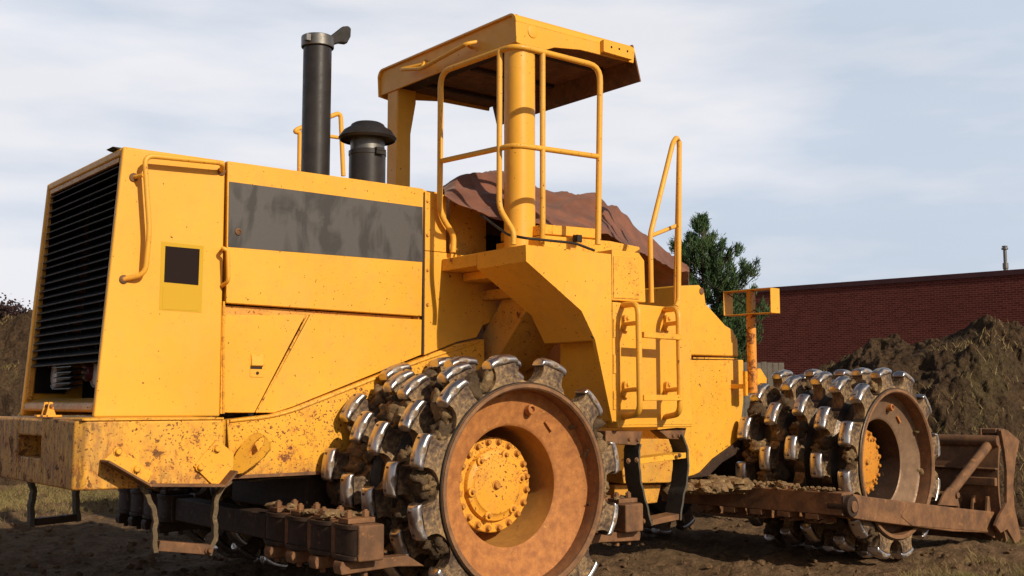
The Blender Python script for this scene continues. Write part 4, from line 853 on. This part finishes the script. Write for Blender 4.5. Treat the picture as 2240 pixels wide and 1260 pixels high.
b = MB(True); b.lathe([(.045, -.035), (.045, 0)], FY(1862, 1108, ay_), (0, 1, 0), 20); P(b, 'pivot_pin', 'rust', .003, kn)
lug = FY(2076, 1085, ay_+.08)
b = MB(True)
for dy in (.0, .12): b.prism([FY(2055, 1105, ay_+.02+dy), FY(2068, 1078, ay_+.02+dy), FY(2078, 1066, ay_+.02+dy), FY(2092, 1072, ay_+.02+dy), FY(2100, 1108, ay_+.02+dy)], (0, .025, 0))
P(b, 'brace_lug', 'rust', .006, arm)
bt = FY(2172, 960, -1.83); bb = FY(2076, 1082, ay_+.09)
b = MB(True); b.tube([bb, bt], .045, n=18); b.tube([bb+Vector((0, -.09, 0)), bb+Vector((0, .09, 0))], .028); b.lathe([(.055, -.03), (.055, .03)], bt, (0, 1, 0), 20); P(b, 'brace_strut', 'rust', .002, arm)
# blade
b = MB(True); yb = -1.95; xm = 3.98
ep = [FY(2160, 932, yb+.05), FY(2196, 940, yb), FY(2222, 966, yb), FY(2216, 1040, yb), FY(2226, 1150, yb), FY(2230, 1192, yb), FY(2196, 1152, yb), FY(2203, 1080, yb), FY(2200, 1010, yb), FY(2185, 975, yb)]
b.prism([FY(2190, 942, yb), FY(2196, 938, yb), FY(2206, 942, yb), FY(2231, 964, yb), FY(2222, 1010, yb), FY(2217, 1061, yb), FY(2220, 1110, yb), FY(2229, 1151, yb), FY(2233, 1180, yb), FY(2222, 1190, yb), FY(2204, 1158, yb), FY(2190, 1166, yb), FY(2178, 1150, yb), FY(2186, 1130, yb), FY(2203, 1100, yb), FY(2203, 1030, yb), FY(2198, 985, yb)], (0, .03, 0)); blade = P(b, 'dozer_blade', 'rust', .005)
e_t, e_b = FY(2198, 960, yb), FY(2222, 1188, yb); 
b = MB(True); prof = []
for k in range(11):
    tt = k/10; z = .98*(1-tt)+.02*tt; x = e_t.x-.05+.10*math.sin(tt*math.pi)*-1+.06*tt; prof.append((x, z))
pts = [(x, yb+.03, z) for x, z in prof]+[(x+.03, yb+.03, z) for x, z in prof[::-1]]
b.prism(pts, (0, 3.8, 0)); P(b, 'mouldboard', 'rust', .003, blade)
b = MB(True); b.lathe([(.055, yb+.03), (.055, yb+3.83)], (prof[0][0]-.01, 0, .97), (0, 1, 0), 20); b.box((prof[4][0]-.06, yb+.03, .55), (prof[4][0]-.01, yb+.42, .63)); b.box((prof[2][0]-.06, yb+.031, .70), (prof[2][0]-.005, yb+3.8, .72)); P(b, 'blade_top_tube', 'rust', .01, blade)
b = MB(True)
for y in (yb+.12, yb+.26, yb+.40): b.prism([(prof[9][0]-.22, y, .12), (prof[9][0], y, .05), (prof[5][0]+.01, y, .45), (prof[5][0]-.03, y, .45), (prof[8][0]-.12, y, .28)], (0, .025, 0))
b.lathe([(.05, yb+.10), (.05, yb+.44)], (prof[9][0]-.15, 0, .17), (0, 1, 0), 18); P(b, 'blade_lug', 'rust', .004, blade)
b = MB(True); b.box((bt.x-.05, yb+.03, bt.z-.09), (bt.x+.02, yb+.06, bt.z+.10)); b.box((bt.x-.07, yb+.20, bt.z-.09), (bt.x+.10, yb+.225, bt.z+.10)); b.box((bt.x-.055, yb+.061, bt.z+.05), (bt.x+.09, yb+.199, bt.z+.10)); P(b, 'strut_bracket', 'rust', .01, blade)

# ------------------------------------------------------------ tarpaulin and ropes
def tarp():
    # near edge / ridge / far edge described as pixel rows on planes of true depth
    near = [(972, 428, 6.50), (1010, 445, 6.40), (1060, 468, 6.35), (1100, 480, 6.3), (1150, 486, 6.25), (1195, 492, 6.15), (1250, 496, 6.10), (1310, 505, 6.10), (1360, 528, 6.2), (1410, 556, 6.45), (1460, 580, 6.8), (1507, 597, 7.1)]
    midl = [(972, 420, 6.75), (1010, 410, 6.70), (1060, 415, 6.65), (1100, 425, 6.6), (1150, 440, 6.55), (1195, 448, 6.5), (1250, 460, 6.45), (1310, 474, 6.4), (1360, 502, 6.5), (1410, 536, 6.65), (1460, 568, 6.9), (1507, 595, 7.12)]
    rid = [(966, 419, 7.1), (1010, 394, 7.1), (1060, 381, 7.1), (1105, 386, 7.1), (1150, 405, 7.1), (1200, 423, 7.05), (1245, 432, 6.95), (1287, 427, 6.9), (1322, 452, 6.9), (1348, 464, 6.9), (1440, 545, 7.0), (1507, 593, 7.15)]
    far = [(x, y+30, 7.8) for x, y, z in rid]
    rows = [[PY(*q) for q in L] for L in (near, midl, rid, far)]
    for q in rows[3]: q.z = max(q.z-.55, 2.2)
    def cat(p, t):
        n = len(p)-1; x = t*n; i = min(int(x), n-1); f = x-i; g = lambda k: p[min(max(k, 0), n)]
        a, b_, c, d = g(i-1), g(i), g(i+1), g(i+2)
        return .5*((2*b_)+(c-a)*f+(2*a-5*b_+4*c-d)*f*f+(3*b_-a-3*c+d)*f**3)
    NU, NV = 150, 70; me = bmesh.new(); V = []
    for j in range(NV+1):
        row = []
        for i in range(NU+1):
            p = cat([cat(r, i/NU) for r in rows], j/NV)
            w = math.sin(j/NV*math.pi)*.6+.25
            f = 1-abs(noise.noise(Vector((p.x*1.6+p.z, p.y*3.2-p.x*1.2, 2)))*2)**.7; f2 = 1-abs(noise.noise(Vector((p.x*3.1-p.y*2.0, p.y*4.5+p.x*2.4, 9)))*2.2)**.6
            g2 = noise.fractal(Vector((p.x*4, p.y*4, 7)), 1, 2, 4)
            off = (f-.6)*.05*w+(f2-.5)*.022+g2*.012
            if j > NV*.6: off -= .0
            row.append(me.verts.new(p+Vector((0, -.4, .9)).normalized()*off))
        V.append(row)
    for j in range(NV):
        for i in range(NU): me.faces.new((V[j][i], V[j][i+1], V[j+1][i+1], V[j+1][i]))
    m_ = bpy.data.meshes.new('tarpaulin'); bmesh.ops.recalc_face_normals(me, faces=me.faces); me.to_mesh(m_); me.free(); m_.materials.append(M['canvas'])
    o = bpy.data.objects.new('tarpaulin', m_); COL.objects.link(o); m_.polygons.foreach_set('use_smooth', [True]*len(m_.polygons))
    s = o.modifiers.new('solid', 'SOLIDIFY'); s.thickness = .006; return o
tp = tag(tarp(), 'wrinkled brown canvas tarpaulin draped over the open operator station', 'tarpaulin')
b = MB(); b.tube([PY(1052, 470, 6.3), PY(1088, 497, 6.0), PY(1112, 514, 5.8), PY(1150, 521, 5.62), PY(1200, 526, 5.62), PY(1258, 532, 5.62), PY(1300, 548, 5.62)], .009, .05, 8); P(b, 'tie_strap', 'black_matt', 0, tp)
b = MB(); b.tube([PY(1505, 595, 7.1), FM@FX(1600, 648, mc.x+.0), FM@FX(1662, 686, mc.x)], .005, .05, 6); P(b, 'tie_strap', 'black_matt', 0, tp)

# ------------------------------------------------------------ ground, mounds
def hash2(ix, iy, s):
    n = (ix*374761393+iy*668265263+s*974634777) & 0x7fffffff; n = ((n ^ (n >> 13))*1274126177) & 0x7fffffff; return ((n ^ (n >> 16)) & 0xffff)/65535.
def vnoise(x, y, s=0):
    ix, iy = np.floor(x).astype(np.int64), np.floor(y).astype(np.int64); fx, fy_ = x-ix, y-iy; fx = fx*fx*(3-2*fx); fy_ = fy_*fy_*(3-2*fy_)
    return (hash2(ix, iy, s)*(1-fx)+hash2(ix+1, iy, s)*fx)*(1-fy_)+(hash2(ix, iy+1, s)*(1-fx)+hash2(ix+1, iy+1, s)*fx)*fy_
def fbm(x, y, o=5, s=0, g=.5):
    a, r_ = 1., 0; t_ = 0
    for k in range(o): r_ = r_+a*(vnoise(x*2**k, y*2**k, s+k)-.5); t_ += a; a *= g
    return r_/t_
def hash3(ix, iy, iz, s): return hash2(ix+iz*7919, iy-iz*104729, s)
def vn3(x, y, z, s=0):
    i = [np.floor(q).astype(np.int64) for q in (x, y, z)]; f = [q-k for q, k in zip((x, y, z), i)]; f = [k*k*(3-2*k) for k in f]; r_ = 0
    for a in (0, 1):
        for b_ in (0, 1):
            for c in (0, 1): r_ = r_+hash3(i[0]+a, i[1]+b_, i[2]+c, s)*(f[0] if a else 1-f[0])*(f[1] if b_ else 1-f[1])*(f[2] if c else 1-f[2])
    return r_
def fbm3(x, y, z, o=5, s=0, g=.5):
    a, r_, t_ = 1., 0, 0
    for k in range(o): r_ = r_+a*(vn3(x*2**k, y*2**k, z*2**k, s+k)-.5); t_ += a; a *= g
    return r_/t_
def gh(x, y):
    d = np.hypot(x, y); amp = np.clip((d-3)/6, .3, 1)*np.clip(60/(d+1), .15, 1)
    h = fbm(x*.35, y*.35, 3, 1)*.22+fbm(x*1.5, y*1.5, 5, 5, .6)*.17+np.maximum(fbm(x*5, y*5, 4, 9, .6), 0)*.12
    return h*amp-.02
def sheet(name, X, Y, Z, mat, kind='structure'):
    nr, nc = X.shape; co = np.stack([X, Y, Z], -1).reshape(-1, 3); idx = np.arange(nr*nc).reshape(nr, nc)
    f_ = np.stack([idx[:-1, :-1], idx[1:, :-1], idx[1:, 1:], idx[:-1, 1:]], -1).reshape(-1, 4)
    me = bpy.data.meshes.new(name); me.vertices.add(len(co)); me.vertices.foreach_set('co', co.ravel()); me.loops.add(f_.size); me.loops.foreach_set('vertex_index', f_.ravel())
    me.polygons.add(len(f_)); me.polygons.foreach_set('loop_start', np.arange(0, f_.size, 4)); me.update(); me.validate()
    me.polygons.foreach_set('use_smooth', [True]*len(f_)); me.materials.append(M[mat]); o = bpy.data.objects.new(name, me); COL.objects.link(o)
    if kind: o['kind'] = kind
    return o
az = np.concatenate([np.linspace(-180, -30, 30, endpoint=False), np.linspace(-30, 30, 760), np.linspace(30, 180, 31)[1:]])
di = np.concatenate([np.linspace(.3, 6, 12, endpoint=False), np.geomspace(6, 30, 420), np.geomspace(31, 1500, 50)])
AZ, DI = np.meshgrid(PH-np.radians(az), di, indexing='ij'); GX, GY = DI*np.cos(AZ), DI*np.sin(AZ)
sheet('ground', GX, GY, gh(GX, GY), 'ground')
def mound(name, us, vs, d0, dr, d1, seed, drs=None):
    """heap: crest seen at picture height vs(us) standing dr metres away, foot at d0 and d1"""
    U = np.linspace(us[0], us[-1], 420); crest = np.interp(U, us, vs); a = np.arctan((U-CX)/FPX*math.cos(TH)); ct = (880-crest)/FPX
    drv = np.interp(U, us, drs) if drs is not None else np.full_like(U, dr)
    T = np.linspace(0, 1, 230); X = np.zeros((len(U), len(T))); Y = X.copy(); Z = X.copy()
    for i in range(len(U)):
        dd_ = np.where(T < .6, d0+(drv[i]-d0)*(T/.6), drv[i]+(d1-drv[i])*((T-.6)/.4)); hc = H+ct[i]*drv[i]
        s_ = np.where(T < .6, np.sin(T/.6*math.pi/2)**1.15, np.cos((T-.6)/.4*math.pi/2)); zz = -.25+(hc+.25)*s_
        x = dd_*math.cos(PH-a[i])/math.cos(a[i]); y = dd_*math.sin(PH-a[i])/math.cos(a[i]); X[i] = x; Y[i] = y; Z[i] = zz
    n_ = fbm3(X*.9, Y*.9, Z*.9, 3, seed)*.55+np.maximum(fbm3(X*2.2, Y*2.2, Z*2.2, 4, seed+7, .55), -.05)*.50+np.maximum(fbm3(X*7, Y*7, Z*7, 4, seed+9, .55), -.03)*.20
    gx_, gy_ = np.gradient(Z); 
    ux = X/np.hypot(X, Y); uy = Y/np.hypot(X, Y); X = X-ux*n_*.7; Y = Y-uy*n_*.7
    wgt = np.minimum(1, np.maximum(Z, 0)*1.5+.25); Z = Z+n_*wgt; return sheet(name, X, Y, Z, 'mound')
mR = mound('dirt_mound', [1680, 1730, 1785, 1830, 1868, 1910, 1950, 1990, 2040, 2080, 2130, 2175, 2215, 2260, 2400], [905, 878, 838, 800, 768, 735, 748, 744, 735, 728, 716, 706, 725, 752, 800], 12.5, 16, 21, 3)
mL = mound('dirt_mound', [-260, -150, -60, 0, 30, 60, 100, 160, 300, 520], [640, 660, 690, 705, 690, 684, 700, 760, 860, 930], 20.5, 25, 32, 31)
mL2 = mound('dirt_mound', [-300, -100, 0, 60, 120, 200, 300], [840, 850, 870, 880, 905, 930, 950], 18, 20.5, 24, 57)
tag(mR, 'brown dirt heap in front of the red brick building'); tag(mL, 'brown dirt heap behind the rear grille at the left'); tag(mL2, 'low grassy spoil bank at the foot of the left dirt heap')
# soil clods
def scatter_clods():
    rnd = random.Random(11); b = MB()
    for i in range(4200):
        u = rnd.uniform(-100, 2340); d = 7.5+rnd.random()**1.5*13; a = math.atan((u-CX)/FPX); x, y = d*math.cos(PH-a), d*math.sin(PH-a)
        r_ = .007+.034*rnd.random()**4; z = float(gh(np.array([x]), np.array([y]))[0])
        b.lump((x, y, z+r_*.3), r_, 1, (1.2, 1, .8), .6, 1.4, i)
    return b.build('soil_clods', M['ground'], None, 0)
tag(scatter_clods(), 'loose dark brown soil clods strewn over the ground', 'soil', kind='stuff')
# grass
def surf_z(objn): pass
def blades(name, spots, mat, label):
    rnd = random.Random(hash(name) & 0xff if False else len(name)*7); vs, fs_ = [], []
    for (x, y, z, h, wd, lean) in spots:
        a = rnd.random()*6.283; ux, uy = math.cos(a)*wd, math.sin(a)*wd; la = rnd.random()*6.283; lx, ly = math.cos(la)*lean*h, math.sin(la)*lean*h
        k = len(vs); vs += [(x-ux, y-uy, z-.01), (x+ux, y+uy, z-.01), (x+ux*.6+lx*.45, y+uy*.6+ly*.45, z+h*.6), (x-ux*.6+lx*.45, y-uy*.6+ly*.45, z+h*.6), (x+lx, y+ly, z+h)]
        fs_ += [(k, k+1, k+2, k+3), (k+3, k+2, k+4)]
    me = bpy.data.meshes.new(name); me.from_pydata(vs, [], fs_); me.materials.append(M[mat]); o = bpy.data.objects.new(name, me); COL.objects.link(o)
    return tag(o, label, 'grass', kind='stuff')
rg = random.Random(5)
def gspots(n, ufn, dfn, hr, wd, lean):
    out = []
    for _ in range(n):
        u = ufn(); d = dfn(); a = math.atan((u-CX)/FPX); x, y = d*math.cos(PH-a), d*math.sin(PH-a)
        if float(fbm(np.array([x*1.3]), np.array([y*1.3]), 3, 77)[0]) < -.04: continue
        z = float(gh(np.array([x]), np.array([y]))[0]); out.append((x, y, z, rg.uniform(*hr), wd, lean*rg.uniform(.5, 1.6)))
    return out
sp = gspots(24000, lambda: rg.uniform(-80, 620), lambda: rg.triangular(13.5, 20, 19), (.03, .11), .004, 1.3)
sp += gspots(6000, lambda: rg.uniform(1950, 2330), lambda: rg.triangular(8.6, 10.6, 9.0), (.02, .07), .0022, 1.2)
sp += gspots(5000, lambda: rg.uniform(2100, 2330), lambda: rg.uniform(10, 13), (.02, .08), .0025, 1.2)
sp += gspots(4000, lambda: rg.uniform(100, 1900), lambda: rg.uniform(8.4, 13), (.01, .03), .0018, 3)
blades('dry_grass', sp, 'straw', 'dry straw coloured grass patches on the soil around the compactor')
sp = gspots(3500, lambda: rg.gauss(2150, 50), lambda: rg.uniform(8.7, 9.5), (.02, .05), .0022, .9)+gspots(2500, lambda: rg.uniform(0, 250), lambda: rg.uniform(16, 19), (.02, .07), .004, .9)
blades('green_grass', sp, 'green', 'patchy green grass near the blade and behind the rear bumper')
def mound_grass(o, n, seed, mat, name, label):
    co = np.zeros(len(o.data.vertices)*3); o.data.vertices.foreach_get('co', co); co = co.reshape(-1, 3); r_ = np.random.RandomState(seed)
    ok = co[(co[:, 2] > .1)]; w = fbm(ok[:, 0]*.9, ok[:, 1]*.9, 3, 99); ok = ok[w > .12]
    pick = ok[r_.randint(0, len(ok), n)]; return [(p[0]+rg.gauss(0, .02), p[1]+rg.gauss(0, .02), p[2], rg.uniform(.03, .12), .005, 1.) for p in pick]
sp = mound_grass(mR, 1800, 3, 'straw', '', '')+mound_grass(mL, 6000, 4, 'straw', '', '')+mound_grass(mL2, 9000, 5, 'straw', '', '')
blades('mound_grass', sp, 'straw', 'tufts of dry grass growing on the dirt heaps')

# ------------------------------------------------------------ brick building, fence
m, t, b_ = newmat('brick_wall'); uvm = N(t, 'ShaderNodeUVMap'); br = N(t, 'ShaderNodeTexBrick')
br.inputs['Scale'].default_value = 1; br.inputs['Brick Width'].default_value = .25; br.inputs['Row Height'].default_value = .085; br.inputs['Mortar Size'].default_value = .010; br.inputs['Mortar Smooth'].default_value = .2
br.inputs['Color1'].default_value = (.14, .034, .026, 1); br.inputs['Color2'].default_value = (.085, .018, .014, 1); br.inputs['Mortar'].default_value = (.20, .09, .075, 1)
t.links.new(uvm.outputs[0], br.inputs['Vector']); nn1 = noi(t, .25, 4)
t.links.new(mix(t, ramp(t, nn1, .35, .65, 0, .3), br.outputs['Color'], (.10, .028, .022)), b_.inputs['Base Color']); b_.inputs['Roughness'].default_value = .9; b_.inputs['Specular IOR Level'].default_value = .05
bump(t, b_, br.outputs['Fac'], -.4, .02); M['brick'] = m
dl = 47.0
pr_ = at(2250, 880, 43.0); wdv = Vector((math.cos(PH+math.radians(49.2)), math.sin(PH+math.radians(49.2)), 0)); wn = Vector((-wdv.y, wdv.x, 0))
if wn.dot(FH) < 0: wn = -wn
topz = H+(880-588)/FPX*43.0
r0 = pr_-wdv*14; Lw = 14
# find the left end so that it is seen at u=1560
for Lw in np.arange(20, 60, .25):
    q = r0+wdv*float(Lw); dd_ = q-CAM; dd_.z = 0
    if CX+FPX*(dd_.dot(RT))/(dd_.dot(FH)) < 1575: break
Lw = float(Lw)
bld = empty('brick_building', r0); tag(bld, 'long windowless dark red brick building with flat roof behind the dirt heap', 'building')
def qmesh(name, a, bq, z0_, z1_, mat, parent, depth):
    me = bmesh.new(); uvl = me.loops.layers.uv.new('UVMap'); a, bq = Vector(a), Vector(bq)
    def face(p, q, za, zb, u0):
        vs = [me.verts.new((p.x, p.y, za)), me.verts.new((q.x, q.y, za)), me.verts.new((q.x, q.y, zb)), me.verts.new((p.x, p.y, zb))]; f_ = me.faces.new(vs); L = (q-p).length
        for lp_, uv in zip(f_.loops, ((u0, za), (u0+L, za), (u0+L, zb), (u0, zb))): lp_[uvl].uv = uv
    c, d = bq+depth, a+depth
    face(bq, a, z0_, z1_, 0); face(c, bq, z0_, z1_, 0); face(d, c, z0_, z1_, 0); face(a, d, z0_, z1_, 0)
    f_ = me.faces.new([me.verts.new((p.x, p.y, z1_)) for p in (a, bq, c, d)])
    m_ = bpy.data.meshes.new(name); me.to_mesh(m_); me.free(); m_.materials.append(M[mat]); o = bpy.data.objects.new(name, m_); COL.objects.link(o); par(o, parent); return o
qmesh('wall', r0, r0+wdv*Lw, -.5, topz-.22, 'brick', bld, wn*25)
b = MB(); p0 = r0-wn*.06-wdv*.06; p1 = r0+wdv*(Lw+.06)-wn*.06
b.prism([Vector((p0.x, p0.y, topz-.22)), Vector((p1.x, p1.y, topz-.22)), Vector((p1.x, p1.y, topz)), Vector((p0.x, p0.y, topz))], wn*.5); P(b, 'coping', 'coping', .02, bld)
# coping/walls built at world position: parent inverse already set
vp = at(2200, 592, 45.5)
sc_ = 45.5/FPX
def vz(v): return H+(880-v)*sc_
b = MB(); b.lathe([(.08, topz-.6), (.08, vz(575)), (.11, vz(575)), (.11, vz(587)), (.09, vz(588)), (.09, vz(600)), (.12, vz(601))][::-1]+[(.07, vz(574)), (.07, vz(545)), (.13, vz(545)), (.13, vz(541)), (.08, vz(541)), (.08, vz(539)), (.11, vz(539)), (.11, vz(537)), (.02, vz(536))], (vp.x, vp.y, 0), (0, 0, 1), 20, False); P(b, 'vent_pipe', 'galv', 0, bld)
fe = empty('wooden_fence', at(1690, 880, 20)); tag(fe, 'weathered grey board fence seen between the mast and front drum', 'fence')
fd = Vector((math.cos(PH+math.radians(80)), math.sin(PH+math.radians(80)), 0)); f0 = at(1717, 880, 21.0); ztf = H+(880-793)/FPX*21
for i in range(22):
    p = f0+fd*(.105*i); z1f = ztf+random.uniform(-.012, .012); b = MB(); b.prism([Vector((p.x, p.y, 0)), Vector((p.x, p.y, 0))+fd*.098, Vector((p.x, p.y, z1f))+fd*.098, Vector((p.x, p.y, z1f))], Vector((fd.y, -fd.x, 0))*.018); P(b, 'board', 'fence', .003, fe)
b = MB(); b.bar(f0+Vector((fd.y, -fd.x, 0))*-.03+Vector((0, 0, .3-H)), f0+fd*2.3+Vector((fd.y, -fd.x, 0))*-.03+Vector((0, 0, .3-H)), .04, .09); b.bar(f0+Vector((fd.y, -fd.x, 0))*-.03+Vector((0, 0, 1.6-H)), f0+fd*2.3+Vector((fd.y, -fd.x, 0))*-.03+Vector((0, 0, 1.6-H)), .04, .09); P(b, 'fence_rail', 'fence', .003, fe)

# ------------------------------------------------------------ trees
def pine(u, vtop, d, spread, seed, label, ncl=52, vbase=None):
    rnd = random.Random(seed); base = at(u, 880, d); base.z = 0; hgt = H+(880-vtop)/FPX*d
    r_ = empty('pine_tree', base); tag(r_, label, 'tree', 'pine trees beyond the compactor')
    tr = MB(); tr.tube([base, base+Vector((0, 0, hgt*.5)), base+Vector((.03, 0, hgt*.97))], .05, .1, 8)
    vs, fs_ = [], []
    def tuft(c, dr, n, L):
        for _ in range(n):
            q = (dr+Vector((rnd.gauss(0, .55), rnd.gauss(0, .55), rnd.gauss(0, .5)))).normalized(); s_ = c+Vector((rnd.gauss(0, .035), rnd.gauss(0, .035), rnd.gauss(0, .05)))
            w = q.orthogonal().normalized()*.010; w.rotate(Matrix.Rotation(rnd.random()*6.28, 3, q)); e = s_+q*L*rnd.uniform(.6, 1.1); k = len(vs)
            vs.extend([s_-w, s_+w, e+w*.4, e-w*.4]); fs_.append((k, k+1, k+2, k+3))
    nb = 0; z = hgt*.995
    tuft(base+Vector((.03, 0, hgt)), Vector((0, 0, 1)), 60, .12)
    while z > .5:
        f_ = (hgt-z)/hgt; nbr = rnd.randint(5, 8) if f_ > .04 else 3; ln = spread*(.05+min(f_*2.8, 1)*.95)*(1+.10*math.sin(z*7+seed))
        for k in range(nbr):
            a = rnd.random()*6.283; L = ln*rnd.uniform(.6, 1.1); up = .75*(1-f_)+.25
            p0 = Vector((base.x, base.y, z)); d_ = Vector((math.cos(a), math.sin(a), up*.5)); p1 = p0+d_*L*.6; p2 = p1+Vector((math.cos(a), math.sin(a), up*1.2))*L*.4
            tr.tube([p0, p1, p2], .012, .2, 5)
            m_ = max(3, int(L*7))
            for j in range(m_):
                tt = .25+.75*(j+rnd.random())/m_; c = p0.lerp(p1, tt/.6) if tt < .6 else p1.lerp(p2, (tt-.6)/.4)
                sd_ = Vector((-math.sin(a), math.cos(a), 0))*rnd.uniform(-.22, .22)*L*(1.1-tt*.6); c2_ = c+sd_+Vector((0, 0, abs(sd_.length)*.3))
                for h_ in range(3): tuft(c2_+Vector((0, 0, .05*h_)), Vector((0, 0, 1))+d_*.5, 24, .11)
        z -= hgt*rnd.uniform(.022, .042)*(1 if f_ > .08 else 1.6)
    P(tr, 'trunk', 'bark', 0, r_)
    me = bpy.data.meshes.new('crown'); me.from_pydata(vs, [], fs_); me.materials.append(M['needles']); o = bpy.data.objects.new('crown', me); COL.objects.link(o); par(o, r_); return r_
pine(1543, 487, 26, 1.32, 21, 'tall dark green pine with pointed top behind the front hood')
pine(1440, 572, 28, 1.15, 22, 'smaller dark pine mostly hidden behind the end of the tarpaulin')
def shrub(u, v, d, rad, label, seed):
    rnd = random.Random(seed); c = at(u, v, d); b0 = c.copy(); b0.z = 0; r_ = empty('red_leaved_tree', b0); tag(r_, label, 'tree')
    tr = MB(); vs, fs_ = [], []
    tr.tube([b0, c-Vector((0, 0, rad*.3))], .06, .1, 8)
    for i in range(60):
        q = Vector((rnd.gauss(0, 1), rnd.gauss(0, 1), rnd.gauss(0, .8))).normalized()*rad*rnd.uniform(.5, 1.05); tr.tube([c-Vector((0, 0, rad*.4)), c+q], .01, .1, 4)
        for _ in range(130):
            p = c+q+Vector((rnd.gauss(0, .14), rnd.gauss(0, .14), rnd.gauss(0, .14))); n_ = Vector((rnd.gauss(0, 1), rnd.gauss(0, 1), rnd.gauss(0, 1))).normalized(); w = n_.orthogonal().normalized()*.03; h_ = n_.cross(w)*1.3; k = len(vs)
            vs.extend([p-w, p-h_, p+w, p+h_]); fs_.append((k, k+1, k+2, k+3))
    P(tr, 'trunk', 'bark', 0, r_); me = bpy.data.meshes.new('crown'); me.from_pydata(vs, [], fs_); me.materials.append(M['redleaf']); o = bpy.data.objects.new('crown', me); COL.objects.link(o); par(o, r_)
shrub(-5, 715, 30, .75, 'dark red leaved tree poking over the left dirt heap', 5)
